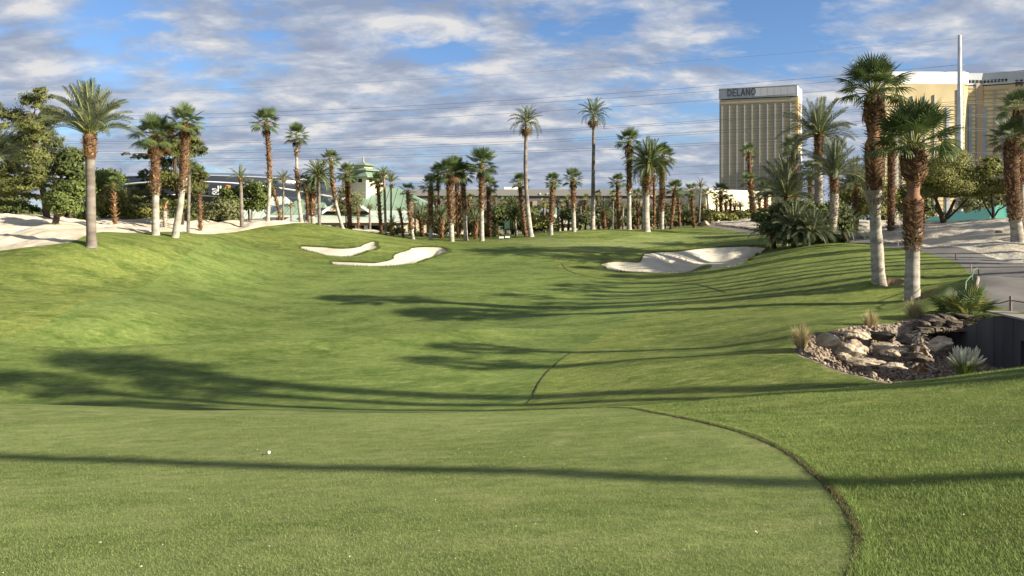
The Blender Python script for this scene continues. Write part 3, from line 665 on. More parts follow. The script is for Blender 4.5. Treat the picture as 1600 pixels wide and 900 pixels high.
P(442, 345, 80, 443, 282, 19, 'D', 'plain', 2.5, 0, 'thin stemmed feather palm rising just behind the leaning low palm', nfr=22, **G1)
P(471, 347, 80, 464, 212, 23, 'F', 'white', 5, -3, 'fan palm with bleached trunk and yellow skirt near the clubhouse gable', skirt=8, **G1)
P(481, 347, 83, 475, 285, 15, 'F', 'boot', 4, 2, 'shaggy trunked low palm tucked against the bleached palm', **G1)
P(489, 348, 81, 487, 296, 20, 'F', 'dark', 5.5, 0, 'thick short fan palm at the clubhouse roof corner', **G2)
P(499, 350, 80, 498, 275, 30, 'C', 'plain', 4, 0, 'dark spreading feather palm overlapping the clubhouse gable', **G2)
P(536, 358, 81, 517, 250, 19, 'F', 'half', 4, -4, 'curved fan palm whose white foot bows out on the slope', lod=False, **G2)
P(547, 359, 84, 542, 272, 21, 'F', 'boot', 5.5, 0, 'stout shaggy palm standing in front of the clubhouse tower', **G2)
P(596, 366, 84, 590, 284, 17, 'F', 'boot', 4, 0, 'upright shaggy palm at the lit right corner of the tower', lod=False, **G2)
P(603, 367, 82, 600, 275, 18, 'D', 'plain', 3.2, 0, 'smooth stemmed palm, first of a pair with brush-like crowns', elev=(86, 25), nfr=24, **G2)
P(611, 367, 83, 611, 285, 18, 'D', 'slim', 2.6, 0, 'smooth stemmed palm with a knob, second of the brush-crowned pair', elev=(86, 30), nfr=22, **G2)
P(614, 367, 82, 612, 352, 17, 'C', 'boot', 3, 0, 'knee-high young date palm at the foot of the brush-crowned pair', nfr=26, **G2)
P(630, 370, 82, 624, 326, 11, 'F', 'boot', 3, 1, 'dying palm with a broken drooping top beside the cream wall', nfr=5, elev=(20, -70), **G2)
P(646, 373, 81, 637, 300, 17, 'F', 'low', 4, -1, 'leaning fan palm with sparse dark crown against the cream wall', nfr=16, **G2)
P(660, 366, 86, 657, 342, 26, 'D', 'boot', 5, 0, 'low broad grey date palm hiding the end of the cream wall', nfr=34, elev=(85, 15), **G2)
# middle grove
P(673, 375, 81, 673, 290, 21, 'F', 'low', 5, 0, 'shaggy palm with white foot at the left end of the middle grove', **G3)
P(687, 372, 86, 684, 272, 19, 'F', 'white', 3.5, 0, 'thin pale stemmed palm behind the left end of the middle grove', **G3)
P(690, 373, 84, 689, 340, 22, 'D', 'oran', 6, 0, 'squat date palm with a fat orange trunk low in the middle grove', **G3)
P(706, 376, 80, 702, 270, 30, 'F', 'dark', 6, 0, 'thick black-brown palm with grey foot, broadest trunk of the middle grove', nfr=42, **G3)
P(716, 375, 85, 713, 262, 19, 'F', 'oran', 4.5, 0, 'rusty trunked palm half hidden behind the broad dark one', **G3)
P(728, 375, 81, 723, 272, 24, 'F', 'half', 5, 0, 'rusty palm with a clean white foot in the middle grove', skirt=3, **G3)
P(719, 375, 87, 718, 308, 12, 'F', 'low', 3, 0, 'thin short palm standing between the rusty ones', **G3)
P(753, 377, 80, 752, 258, 32, 'F', 'half', 5.5, 0, 'tallest palm of the middle grove, round crown over a white foot', nfr=42, **G3)
P(765, 375, 86, 763, 292, 19, 'F', 'boot', 4.5, 0, 'dark shaggy palm close behind the tallest of the grove', **G3)
P(743, 375, 83, 743, 345, 19, 'D', 'oran', 4.5, 0, 'dwarf date palm with orange trunk left of the tallest grove palm', nfr=30, elev=(85, 10), **G3)
# before the hall
P(801, 360, 96, 800, 322, 20, 'C', 'oran', 4, 0, 'canary date palm behind the other one by the green flag', lod=False, **G4)
P(807, 372, 86, 804, 340, 23, 'C', 'plain', 3.5, 0, 'low arching date palm with dark trunk beside the mint green flag', **G4)
P(830, 369, 82, 823, 190, 31, 'T', 'slim', 5.5, -5, 'very tall slim dark palm bending gently, small feathery top', **G4)
P(822, 368, 84, 812, 286, 18, 'F', 'boot', 4.5, -1, 'shaggy palm crossing behind the bending tall slim one', **G4)
P(852, 352, 96, 850, 318, 9, 'F', 'plain', 3, 0, 'small palm with a yellowed crown beside the gabled pavilion', tone='y', **G4)
P(861, 367, 82, 864, 284, 17, 'F', 'low', 5, -1, 'shaggy palm with flared pale foot before the pavilion gable', lod=False, **G4)
P(897, 361, 83, 895, 280, 20, 'F', 'half', 5, 0, 'palm with clean grey foot at the right end of the pavilion', **G4)
P(926, 358, 86, 928, 178, 29, 'T', 'slim', 5, 0, 'very tall straight slim palm with a dead frond hanging', **G4)
P(945, 355, 90, 943, 328, 21, 'D', 'oran', 4.5, 0, 'bushy low date palm just right of the straight tall slim palm', **G4)
P(957, 356, 92, 958, 306, 11, 'F', 'plain', 2, 0, 'tiny thin palm behind the bushy low date palm', **G4)
P(967, 357, 88, 965, 285, 17, 'F', 'boot', 4, 0, 'brown shaggy palm left of the white footed tall one', lod=False, **G4)
P(983, 357, 85, 983, 222, 25, 'F', 'half', 5.5, 0, 'tall palm with bright white foot left of the pineapple trunk', nfr=38, **G4)
P(997, 356, 92, 996, 306, 13, 'F', 'boot', 3.5, 0, 'short palm seen between the white foot and the pineapple trunk', **G4)
P(1010, 358, 83, 1013, 256, 44, 'C', 'cana', 8.5, -2, 'canary date palm with swollen pineapple trunk and wide arching crown', nfr=70, **G4)
P(1034, 357, 88, 1035, 246, 25, 'F', 'dark', 5, 0, 'dark palm with grey foot directly behind the pineapple trunk palm', **G4)
P(1022, 357, 94, 1022, 276, 13, 'F', 'oran', 3, 0, 'thin orange trunk between the pineapple palm and its dark neighbour', **G4)
P(1048, 357, 88, 1054, 296, 18, 'F', 'boot', 4, 0, 'brown palm leaning right, first after the pineapple palm group', **G4)
P(1062, 357, 97, 1060, 305, 12, 'F', 'boot', 2.6, 0, 'small dark palm standing between two leaning brown ones', **G4)
P(1085, 356, 90, 1081, 298, 16, 'F', 'boot', 3.6, -1, 'brown palm leaning left beside the boulders at the path end', **G4)
P(1092, 352, 97, 1095, 290, 14, 'D', 'plain', 2.4, 0, 'thin feathery palm crossing behind the left-leaning one', nfr=20, **G4)
P(1074, 354, 99, 1074, 335, 17, 'D', 'boot', 3, 0, 'very low date palm amid shrubs near the path end', nfr=24, **G4)
P(1127, 352, 101, 1126, 300, 18, 'F', 'oran', 4, 0, 'palm against the cream hall wall with the widest crown there', **G4)
P(1135, 352, 103, 1134, 316, 12, 'F', 'boot', 3.5, 0, 'shorter palm tucked right behind it at the cream hall wall', **G4)
P(1148, 352, 103, 1148, 322, 12, 'D', 'boot', 2.5, 0, 'little feather palm in front of the cream hall wall', **G4)
P(1110, 352, 106, 1104, 303, 12, 'F', 'plain', 2.5, 0, 'slight palm before the left end of the cream wall', **G4)
# right mound and cluster
P(1175, 345, 100, 1170, 238, 17, 'F', 'boot', 4, 0, 'lone palm with a small tuft high in front of the tower hotel', lod=False, nfr=22, **G5)
P(1181, 345, 99, 1171, 284, 18, 'F', 'boot', 5, 0, 'lower palm whose crown sits below the lone small tuft', lod=False, nfr=20, **G5)
P(1197, 346, 95, 1197, 296, 18, 'F', 'boot', 5, 0, 'shaggy palm trunk behind the grey date palm cluster', **G5)
P(1245, 360, 80, 1240, 232, 26, 'F', 'boot', 5.5, 0, 'fan palm rising behind the cluster at the hotel tower corner', **G5)
P(1266, 362, 78, 1266, 268, 20, 'F', 'boot', 5, 0, 'shaggy brown trunk in the gap behind the two pale date trunks', **G5)
P(1226, 374, 63, 1229, 306, 68, 'D', 'rough', 5, 0, 'bushy grey-green date palm with yellow stalks at the cluster edge', nfr=48, elev=(88, 0), **G5)
P(1279, 378, 60.5, 1279, 208, 64, 'D', 'rough', 8, 0, 'tallest grey date palm of the cluster, pale scaly trunk', nfr=52, elev=(82, -22), **G5)
P(1297, 381, 58, 1303, 272, 60, 'D', 'rough', 8, 3, 'grey date palm leaning out of the cluster with a curved pale trunk', nfr=46, elev=(88, 5), **G5)
P(1337, 366, 67, 1336, 290, 48, 'D', 'boot', 5, 0, 'grey-green date palm behind the smooth white footed giant', nfr=40, **G5)
P(1240, 384, 58, 1243, 360, 48, 'D', 'boot', 5, 0, 'dense low date palm at the base of the cluster', nfr=84, elev=(88, -5), **G5)
P(1322, 380, 60, 1318, 360, 42, 'D', 'boot', 5, 0, 'low sprawling date palm on the sand side of the cluster', nfr=50, elev=(80, -5), **G5)
P(1210, 380, 62, 1206, 362, 40, 'D', 'boot', 5, 0, 'low sprawling date palm on the path side of the cluster', nfr=50, elev=(80, -5), **G5)
P(1266, 384, 57, 1270, 366, 42, 'D', 'boot', 5, 0, 'dark low date palm right under the two pale trunks', nfr=80, elev=(86, -8), **G5)
P(1374, 437, 36.9, 1364, 142, 64, 'F', 'A', 10.5, -3, 'towering fan palm with banded brown trunk and curved smooth white foot', nfr=44, size=.15, skirt=0, elev=(88, -4), **G5)
P(1425, 467, 33.9, 1428, 224, 78, 'F', 'B', 11.5, 0, 'nearest fan palm, bulging shaggy trunk over a straight white foot', nfr=44, size=.15, elev=(88, 0), **G5)
P(1392, 356, 61, 1393, 215, 33, 'F', 'boot', 7, 0, 'fan palm on the sand standing behind the two nearest palms', **G5)
P(1591, 379, 47, 1580, 218, 38, 'F', 'low', 10, -3, 'stout palm on the white sand bank at the picture edge', nfr=36, **G5)
P(1598, 372, 50, 1588, 168, 32, 'F', 'half', 6, 2, 'taller thinner palm rising from behind the stout edge palm', **G5)
r_f = random.Random(77)
ANC = [(376, 'ragged dark date palm'), (464, 'bleached yellow-skirted palm'), (541, 'stout palm at the tower'), (600, 'brush-crowned pair'), (640, 'sparse leaning palm'), (673, 'white footed end palm of the grove'), (703, 'broad black-brown palm'), (723, 'clean footed rusty palm'),
       (753, 'tallest grove palm'), (804, 'low arching date palm'), (823, 'bending tall slim palm'), (863, 'flared foot palm'), (896, 'grey footed pavilion palm'), (928, 'straight tall slim palm'), (964, 'brown shaggy palm by the white foot'), (983, 'bright white foot'), (1013, 'pineapple trunk palm'),
       (1035, 'dark palm behind the pineapple trunk'), (1054, 'brown palm leaning right'), (1081, 'brown palm leaning left'), (1126, 'widest palm at the cream wall'), (1170, 'lone high tuft palm'), (1197, 'shaggy trunk behind the date cluster')]
used_ = {}
for i, (px, pt, Rr, kd) in enumerate([(648,318,9,'F'),(668,325,10,'D'),(680,312,9,'F'),(696,316,9,'F'),(708,330,9,'D'),(733,312,10,'F'),(738,322,9,'D'),(748,318,9,'F'),(772,312,9,'F'),(778,326,11,'D'),(790,318,10,'F'),(818,322,9,'D'),(834,330,9,'F'),(872,316,10,'D'),(880,322,10,'F'),(888,312,8,'F'),(905,320,10,'D'),(915,312,9,'F'),(935,305,9,'F'),(952,318,9,'D'),(962,312,9,'F'),(975,322,10,'D'),(990,315,9,'F'),(1004,325,9,'D'),(1028,312,9,'F'),(1040,322,10,'D'),(1056,316,9,'F'),(1068,322,9,'D'),(1079,312,9,'F'),(1100,322,10,'D'),(1118,314,9,'F'),(1141,312,9,'F'),(1158,322,10,'D'),(1185,310,10,'F'),(1206,305,10,'F'),(1215,318,10,'D'),(560,318,9,'F'),(578,325,9,'D'),(455,322,9,'D'),(395,325,8,'D')]):
    an = min(ANC, key=lambda q: abs(q[0] - px)); key_ = ('fan' if kd == 'F' else 'feathery', 'left' if px < an[0] else 'right', an[1]); used_[key_] = used_.get(key_, 0) + 1
    lab_ = 'small far %s palm %s %s of the %s' % (key_[0], ('just', 'second', 'third', 'fourth')[used_[key_] - 1], key_[1], key_[2])
    Yf_ = r_f.uniform(98, 108); P(px, 352, Yf_, px + r_f.uniform(-2, 2), pt, Rr * 1.1, kd, 'boot' if kd == 'F' else 'plain', r_f.uniform(2.2, 3.2), r_f.uniform(-1.5, 1.5), lab_, group='small far palms behind the front rows')

# ---------------------------------------------------------------- broadleaf trees, pines, shrubs
def leafmat(n, a, b, c):
    attr_c[n] = b
    return mat(n, a, c, .8, .65, attr='tint', spec=.25, trans=.25)
MT['pine'] = leafmat('pine_needles', (.062, .082, .024), (.200, .200, .058), (.080, .098, .028))
MT['bluepine'] = leafmat('dark_pine_needles', (.045, .060, .028), (.135, .150, .065), (.055, .072, .033))
MT['oak'] = leafmat('bright_leaf', (0.070, 0.100, 0.024), (0.165, 0.195, 0.050), (0.085, 0.115, 0.030))
MT['mesq'] = leafmat('mesquite_leaf', (.110, .120, .030), (.270, .260, .070), (.120, .135, .035))
MT['olive'] = leafmat('olive_shrub_leaf', (.085, .098, .042), (.215, .215, .090), (.10, .11, .05))
MT['dshrub'] = leafmat('dark_shrub_leaf', (.035, .055, .018), (.130, .150, .040), (.045, .065, .02))
MT['wood'] = mat('tree_bark', (.10, .075, .055), (.055, .042, .032), 6, .9, .9, 14, spec=.1, bdist=.04)
MT['wood_pale'] = mat('pale_cut_bark', (.20, .15, .105), (.13, .095, .065), 6, .9, .9, 14, spec=.1, bdist=.04)
def cloud(lobes, n, size, seed, mode='leaf', hang=0.0):
    """lobes: (centre, (rx,ry,rz)); leaves gathered in clumps over each lobe, returns V, F, tint"""
    r = np.random.default_rng(seed); vol = np.array([max(l[1][0] * l[1][2], .01) for l in lobes]); vol = vol / vol.sum(); C_ = []; T_ = []; N_ = []
    for (c, rad), w in zip(lobes, vol):
        n_ = n; k = max(6, int(n * w / 40)); u = r.normal(size=(k, 3)); u /= np.linalg.norm(u, axis=1)[:, None]; u[:, 2] = np.where(u[:, 2] < -.35, -u[:, 2] * .8, u[:, 2])
        q = r.uniform(.2, 1.0, (k, 1)) ** .55; cc = np.array(c) + u * q * np.array(rad); tone = r.uniform(0, 1, k)
        m = int(n * w / k) + 1; cr = min(rad) * r.uniform(.30, .60, k)
        v = r.normal(size=(k, m, 3)); v /= np.linalg.norm(v, axis=2)[..., None]; v *= r.uniform(.35, 1.0, (k, m, 1)) ** .7; v[..., 2] *= .62
        loose = np.where(r.random((k, m, 1)) < .35, 2.1, 1.0); p = cc[:, None] + v * cr[:, None, None] * loose
        if hang: p[..., 2] -= hang * r.uniform(0, 1, (k, m)) ** 2 * rad[2]
        C_.append(p.reshape(-1, 3)); T_.append(np.clip(tone[:, None] * .75 + r.uniform(-.2, .3, (k, m)), 0, 1).ravel()); N_.append((u[:, None] + v * .8).reshape(-1, 3))
    C_ = np.vstack(C_); T_ = np.concatenate(T_); N_ = np.vstack(N_); n = len(C_)
    nn = N_ + r.normal(size=(n, 3)) * .55; nn /= np.linalg.norm(nn, axis=1)[:, None]
    a = np.cross(nn, r.normal(size=(n, 3))); a /= np.linalg.norm(a, axis=1)[:, None]; b = np.cross(nn, a)
    s1 = 1.2 * size * r.uniform(.6, 1.25, (n, 1)); s2 = s1 * (.55 if mode == 'leaf' else .28)
    if mode == 'hang': a = a * .4 + np.array([0, 0, -1.0]); b = np.cross(nn, a)
    V = np.stack([C_ - a * s1, C_ - b * s2, C_ + a * s1, C_ + b * s2], 1).reshape(-1, 3)
    return V, np.arange(4 * n).reshape(-1, 4), T_
def crown(name, lobes, n, size, seed, m, parent, mode='leaf', hang=0.0):
    n = int(n * 1.35)
    V, Fc, T = cloud(lobes, n, size, seed, mode, hang); me = np_mesh(name, V, Fc, m)
    if len(me.polygons) == len(T):
        at = me.attributes.new('tint', 'FLOAT', 'FACE'); at.data.foreach_set('value', T.astype(np.float32))
    return obj(name, me, parent)
def tree(name, label, cat, Y, lobes_px, m, n, size, seed, trunk=None, group=None, mode='leaf', hang=0.0, wood='wood', base=None, depth=.8, sprays=0):
    """lobes_px: (px, py, rx px, ry px[, dY]); trunk: list of polylines of (px, py, w px[, dY])"""
    s_ = Y / F; bx = base if base is not None else (trunk[0][0][0] if trunk else lobes_px[0][0]); xb = X(bx, Y); zb = gz(xb, Y) - .05
    root = tag(empty(name, (xb, Y, zb)), label, cat, group); lob = []
    for q in lobes_px:
        dy = q[4] if len(q) > 4 else 0
        lob.append(((X(q[0], Y) - xb, dy, Zr(q[1], Y) - zb), (q[2] * s_, max(q[2], q[3]) * s_ * depth, q[3] * s_)))
    cl_ = lob
    if mode == 'needle' and n > 9000:      # pines: break every bough mass into flat uneven sprays
        rs = random.Random(seed * 3); cl_ = []
        for c, rad in lob:
            cl_.append((c, (rad[0] * .78, rad[1] * .78, rad[2] * .72)))
            for _ in range(6):
                a_, b_, e_ = rs.uniform(-1, 1), rs.uniform(-1, 1), rs.uniform(-1, 1); k_ = rs.uniform(.30, .60)
                cl_.append(((c[0] + a_ * rad[0] * .85, c[1] + b_ * rad[1] * .8, c[2] + e_ * rad[2] * .85), (rad[0] * k_, rad[1] * k_, rad[2] * k_ * .62)))
    crown('crown' if trunk else 'foliage', cl_, n, size, seed, MT[m], root, mode, hang)
    if trunk:
        mb = MB()
        for pl in trunk:
            pts = []; rd = []
            for j, q in enumerate(pl):
                zz = Zr(q[1], Y) - zb
                if pl is trunk[0] and j == 0: zz = min(zz, 0) - .1
                pts.append((X(q[0], Y) - xb, q[3] if len(q) > 3 else 0, zz)); rd.append(q[2] * s_ * .5)
            mb.tube(pts, rd, 9)
        # limbs reaching into the lobes
        r = random.Random(seed); top = trunk[0][-1]; tp = Vector((X(top[0], Y) - xb, 0, Zr(top[1], Y) - zb))
        for c, rad in lob[:14]:
            c = Vector(c); mid = tp.lerp(c, .5) + Vector((r.uniform(-.3, .3), r.uniform(-.3, .3), -.1 * (c - tp).length))
            mb.tube([tp, mid, c], [top[2] * s_ * .32, top[2] * s_ * .2, .03], 6)
            for _ in range(3):
                e = c + Vector((r.uniform(-1, 1) * rad[0], r.uniform(-1, 1) * rad[1], r.uniform(-.3, 1) * rad[2])) * .8
                mb.tube([mid.lerp(c, .6), e], [top[2] * s_ * .12, .015], 5)
        mb.build('trunk', MT[wood], root, True)
    return root
GT = dict(group='trees on the left sand'); GR = dict(group='trees on the right sand bank')
tree('pine_tree', 'big olive-green pine with the highest rounded top, over the sand at the picture edge', 'pine tree', 66, [(52,160,26,22),(20,185,30,24,1),(-10,178,26,22),(55,205,30,24,-1),(20,225,34,26,1),(62,250,36,26,-1.5),(22,270,36,24,-.5),(45,295,40,22,-1.5),(10,300,36,24),(75,285,26,20,-2),(-20,230,30,30),(-20,280,32,30)], 'pine', 46000, .11, 5, [[(74,352,11),(72,325,10),(66,290,9),(56,230,7),(52,180,4)]], mode='needle', **GT)
tree('pine_tree', 'dark blue-green pine between the big olive pine and the orange-knobbed date palm', 'pine tree', 72, [(80,190,18,22),(70,215,20,24),(84,232,16,22),(72,260,18,22)], 'bluepine', 12000, .12, 6, [[(92,345,6),(84,280,5),(80,200,4)]], mode='needle', **GT)
tree('leafy_tree', 'small rounded dark green tree behind the thick leaning stump trunk', 'tree', 69, [(112,248,18,16),(105,268,20,20),(124,275,14,20),(110,295,22,16)], 'dshrub', 7000, .16, 8, [[(108,352,5),(112,290,4)]], **GT)
tree('leafy_tree', 'bright green low tree on a thick leaning cut trunk, standing on the sand', 'tree', 58, [(104,316,24,15,-.5),(122,300,20,16),(92,306,22,14,.5),(110,328,22,9,-.4),(84,322,14,9)], 'oak', 15000, .09, 9, [[(87,365,11),(86,352,10),(89,338,9.5)]], wood='wood_pale', **GT)
tree('leafy_tree', 'light green spreading tree behind the trunk of the orange-knobbed date palm', 'tree', 78, [(160,285,22,18),(178,282,14,14),(150,305,20,18),(176,306,16,16)], 'oak', 12000, .12, 10, [[(160,352,5),(162,300,4)]], **GT)
tree('pine_tree', 'tall layered pine behind the two white footed fan palms', 'pine tree', 73, [(236,196,16,10),(262,200,22,16),(298,205,16,18),(250,225,26,14),(288,232,26,18),(226,246,22,8),(258,258,30,15),(302,262,18,14),(234,276,26,9),(272,285,34,16),(222,300,26,12),(250,312,36,12),(300,300,22,14),(214,318,18,10),(310,240,14,16)], 'bluepine', 30000, .12, 11, [[(284,354,6),(286,300,6),(280,240,5),(268,205,3)]], mode='needle', **GT)
tree('pine_tree', 'olive pine growing through the layered dark pine', 'pine tree', 71, [(272,235,24,18),(262,285,26,20),(300,290,18,18),(280,320,24,12),(300,222,14,16),(312,276,14,14)], 'pine', 18000, .12, 111, [[(276,354,5),(276,300,4),(274,240,3)]], mode='needle', **GT)
tree('mesquite_tree', 'wide yellow-green thicket of mesquite behind the small orange palm', 'shrub', 77, [(158,325,24,24),(190,322,26,22),(222,330,26,20),(205,345,32,12),(140,335,20,20)], 'mesq', 20000, .11, 12, None, group='shrubs along the left sand')
tree('shrub', 'grey-olive shrub mass beside the plain brown palm trunk', 'shrub', 79, [(330,335,20,16),(350,330,20,18),(362,340,16,12),(312,340,14,12)], 'olive', 7000, .14, 13, None, group='shrubs along the left sand')
tree('shrub', 'dull green shrub low under the tall layered pine', 'shrub', 78, [(248,345,16,12),(232,342,14,12),(302,342,14,12)], 'dshrub', 4000, .14, 14, None, group='shrubs along the left sand')
tree('shrub', 'dark shrubs filling the gap at the picture edge behind the sand', 'shrub', 70, [(4,325,26,20),(-25,320,26,24),(30,330,18,16),(50,335,18,12),(118,338,20,14),(135,340,14,12)], 'dshrub', 9000, .16, 15, None, group='shrubs along the left sand')
tree('leafy_tree', 'small light green tree surrounding the ragged dark date palm', 'tree', 80, [(358,308,14,16),(398,300,15,17),(372,322,18,14),(402,322,15,15),(378,298,12,10),(350,325,12,12),(412,310,10,16)], 'oak', 7500, .14, 16, [[(390,350,3.4),(388,325,2.8)]], **GT)
tree('weeping_tree', 'thin see-through weeping tree in front of the clubhouse gable', 'tree', 88, [(538,300,15,14),(552,312,15,16),(525,318,12,14),(540,326,18,12)], 'olive', 2600, .13, 17, [[(541,352,2.4),(540,318,1.8)]], mode='needle', hang=.9, group='planting by the clubhouse')
tree('shrub', 'low round shrub hugging the wall below the brush-crowned palm pair', 'shrub', 88, [(604,360,9,7),(622,362,10,6)], 'dshrub', 1500, .12, 18, None, group='planting by the clubhouse')
tree('shrub', 'clipped green shrub under the leaning sparse palm at the cream wall', 'shrub', 88, [(650,369,12,6),(665,370,9,6)], 'oak', 1500, .12, 19, None, group='planting by the clubhouse')
tree('hedge', 'pale olive bushes showing between the trunks of the middle grove', 'shrub', 91, [(700,355,18,16),(722,352,14,18),(742,358,14,14),(682,360,12,10),(712,345,12,12)], 'olive', 7000, .14, 20, None, group='bushes behind the palms')
tree('shrub', 'yellow-green bush at the foot of the dark shaggy grove palm', 'shrub', 88, [(762,362,14,14),(752,368,12,9),(772,368,8,8)], 'mesq', 3800, .12, 21, None, group='bushes behind the palms')
tree('shrub', 'large dark green bush behind the mint green flag', 'shrub', 95, [(780,345,18,22),(800,352,20,18),(822,350,18,18),(842,356,14,14),(790,335,16,12)], 'dshrub', 11000, .15, 22, None, group='bushes behind the palms')
tree('shrub', 'bright bush against the lattice gable of the pavilion', 'shrub', 92, [(848,350,14,13),(862,354,11,10),(838,352,10,13)], 'mesq', 4500, .13, 23, None, group='bushes behind the palms')
tree('shrub', 'green undergrowth between the two very tall slim palms, right of the pavilion', 'shrub', 97, [(915,345,16,14),(938,348,14,12),(957,350,16,10),(905,352,10,8)], 'olive', 5000, .14, 24, None, group='bushes behind the palms')
tree('shrub', 'olive bushes behind the pineapple trunk palm', 'shrub', 99, [(985,344,16,14),(1008,342,16,16),(1030,346,14,12),(1050,344,14,14)], 'olive', 6000, .14, 25, None, group='bushes behind the palms')
tree('shrub', 'yellowish bushes beside the boulders at the path end', 'shrub', 99, [(1075,345,18,12),(1098,343,14,12),(1117,341,14,9),(1142,343,16,8),(1165,342,14,10)], 'mesq', 6500, .14, 26, None, group='bushes behind the palms')
tree('shrub', 'dense dark shrub thicket under the grey date palm cluster', 'shrub', 59, [(1215,358,24,16),(1245,352,26,22,.5),(1275,355,24,22),(1305,350,20,20,1),(1240,372,34,12,-1),(1275,374,30,10,-1.5),(1200,342,16,14,1),(1322,352,18,20,1),(1232,335,22,18,1),(1258,330,20,18,1),(1290,335,18,16,1),(1318,330,18,16,1.5)], 'dshrub', 26000, .12, 27, None, group='thickets on the right mound')
tree('mesquite_tree', 'olive tree rising behind the two nearest palms', 'tree', 72, [(1330,310,26,24),(1352,290,24,20),(1375,310,24,24),(1405,318,20,20),(1360,330,30,14)], 'mesq', 20000, .10, 28, [[(1338,350,5),(1342,320,4)]], **GR)
tree('mesquite_tree', 'dark tangled mesquite left of the yellow-green one', 'tree', 68, [(1428,305,18,22),(1444,285,16,20),(1440,325,18,12),(1418,330,14,12)], 'dshrub', 6000, .13, 128, [[(1446,347,5),(1440,320,4)]], **GR)
tree('mesquite_tree', 'yellow-green mesquite with dark forked trunks on the sand crest', 'tree', 63, [(1482,262,28,22),(1460,280,26,20,-.6),(1508,282,28,20),(1480,296,34,16,-.8),(1520,300,20,16),(1450,304,18,14),(1495,244,16,10),(1470,270,24,22,1),(1500,300,28,16,1),(1442,290,18,18,.5)], 'mesq', 60000, .06, 29, [[(1475,346,9),(1470,334,7),(1466,322,5.5),(1460,305,4)],[(1475,345,6),(1484,330,5),(1492,312,4)],[(1472,338,4),(1462,328,3.4),(1464,308,2.5)],[(1480,342,3.5),(1497,326,3),(1512,310,2)]], **GR)
tree('mesquite_tree', 'half bare thin mesquite between the yellow-green one and the stout edge palm', 'tree', 62, [(1545,272,22,18),(1562,295,20,18),(1535,300,16,16),(1550,255,14,10)], 'mesq', 3600, .10, 30, [[(1551,344,5),(1552,330,4),(1549,305,3),(1545,280,2)],[(1551,342,3),(1560,328,2.6),(1578,318,2)],[(1550,338,3),(1540,322,2.4),(1533,308,1.6)]], **GR)
tree('shrub', 'olive hedge mass behind the half bare mesquite', 'shrub', 76, [(1520,322,18,16),(1548,316,20,20),(1580,310,22,22),(1610,300,22,26)], 'olive', 8500, .14, 31, None, group='thickets on the right mound')
# the far mass of trees that nobody could count
rr_ = random.Random(3); far = []
for i in range(70):
    px = -150 + i * 26 + rr_.uniform(-10, 10)
    far.append((px, 338 + rr_.uniform(-6, 6), rr_.uniform(14, 24), rr_.uniform(8, 15), rr_.uniform(-10, 15)))
t_ = []
for q in far: t_.append(((X(q[0], 190), 190 + q[4], Zr(q[1], 190)), (q[2] * .16, q[2] * .16, q[3] * .16)))
tag(crown('distant_treeline', t_, 26000, .35, 77, MT['dshrub'], None), 'low dark line of far trees between the palms', 'trees', None, 'stuff')

# palms standing outside the picture to the right, whose shadows stripe the fairway
GO = dict(group='palms beyond the picture edge')
def OP(x, y, h, R, kind, rec, hw, label, **kw):
    z0 = gz(x, y); return palm({'F': 'fan_palm', 'T': 'slender_palm'}[kind], label, (x, y, z0 - .1), (x + kw.pop('lx', 0), y, z0 + h), R, kind, S[rec], hw, seed=int(x * 10 + y), size=.16, **GO, **kw)
for i, (yy, xx_, hh, lb) in enumerate([(38.2, 27.5, 10.6, 'first palm past the picture edge, its shadow nearest the creek'), (39.9, 31.0, 11.4, 'second palm past the picture edge from the creek'),
        (42.0, 28.5, 10.2, 'third palm past the picture edge, short and straight'), (43.4, 33.5, 12.0, 'fourth palm past the picture edge on the sand'), (45.0, 30.5, 10.5, 'fifth palm past the picture edge with a small crown'),
        (46.8, 36.0, 12.4, 'sixth palm past the picture edge, tall and thin'), (48.6, 33.0, 11.0, 'seventh palm past the picture edge on the crest'), (51.5, 38.0, 12.5, 'eighth palm past the picture edge, farthest back'), (55.0, 40.0, 12.0, 'ninth palm past the picture edge at the end of the sand')]):
    OP(xx_, yy - (xx_ - .333 * yy) * .404, (hh + (i % 3 - 1) * .9) * .86, .85 + .1 * (i % 3), 'F', ('half', 'low', 'white')[i % 3], .20, lb, nfr=26)
OP(24.5, 20.0, 8.0, 1.1, 'F', 'half', .13, 'fan palm past the picture edge beside the tunnel', nfr=28)
OP(25.5, 17.0, 8.2, 1.1, 'F', 'B', .14, 'shaggy palm past the picture edge above the tunnel', nfr=28)
OP(28.0, -2.9, 15.5, 1.2, 'T', 'slim', .24, 'tall slim palm outside the frame near the viewer')
def OT(x, y, hc, lobes, n, size, label, m, seed):
    z0 = gz(x, y); root = tag(empty('shade_tree', (x, y, z0)), label, 'tree', 'trees beyond the picture edge')
    crown('crown', lobes, n, size, seed, MT[m], root)
    mb = MB(); mb.tube([(0, 0, -.2), (.1, 0, hc * .4), (0, .1, hc * .75)], [.22, .18, .12], 10)
    for c, _ in lobes: mb.tube([(0, .1, hc * .7), tuple(Vector(c) * .6 + Vector((0, 0, hc * .36))), c], [.10, .07, .03], 6)
    mb.build('trunk', MT['wood'], root, True)
for x_, y_, h_, lb in ((27.5, 8.6, 14.6, 'tall full-crowned palm beyond the picture edge, nearest the crest'), (30.0, 10.4, 15.6, 'highest full-crowned palm beyond the picture edge'), (28.0, 10.0, 12.4, 'middle-sized full-crowned palm beyond the picture edge'), (33.0, 9.4, 16.0, 'farthest full-crowned palm beyond the picture edge'), (24.0, 8.2, 11.0, 'shortest full-crowned palm beyond the picture edge')):
    OP(x_, y_, h_, 1.35, 'F', 'half', .17, lb, nfr=36)
OP(21.5, 8.2, 8.2, 1.3, 'F', 'half', .17, 'short fan palm past the picture edge on the near slope', nfr=26)
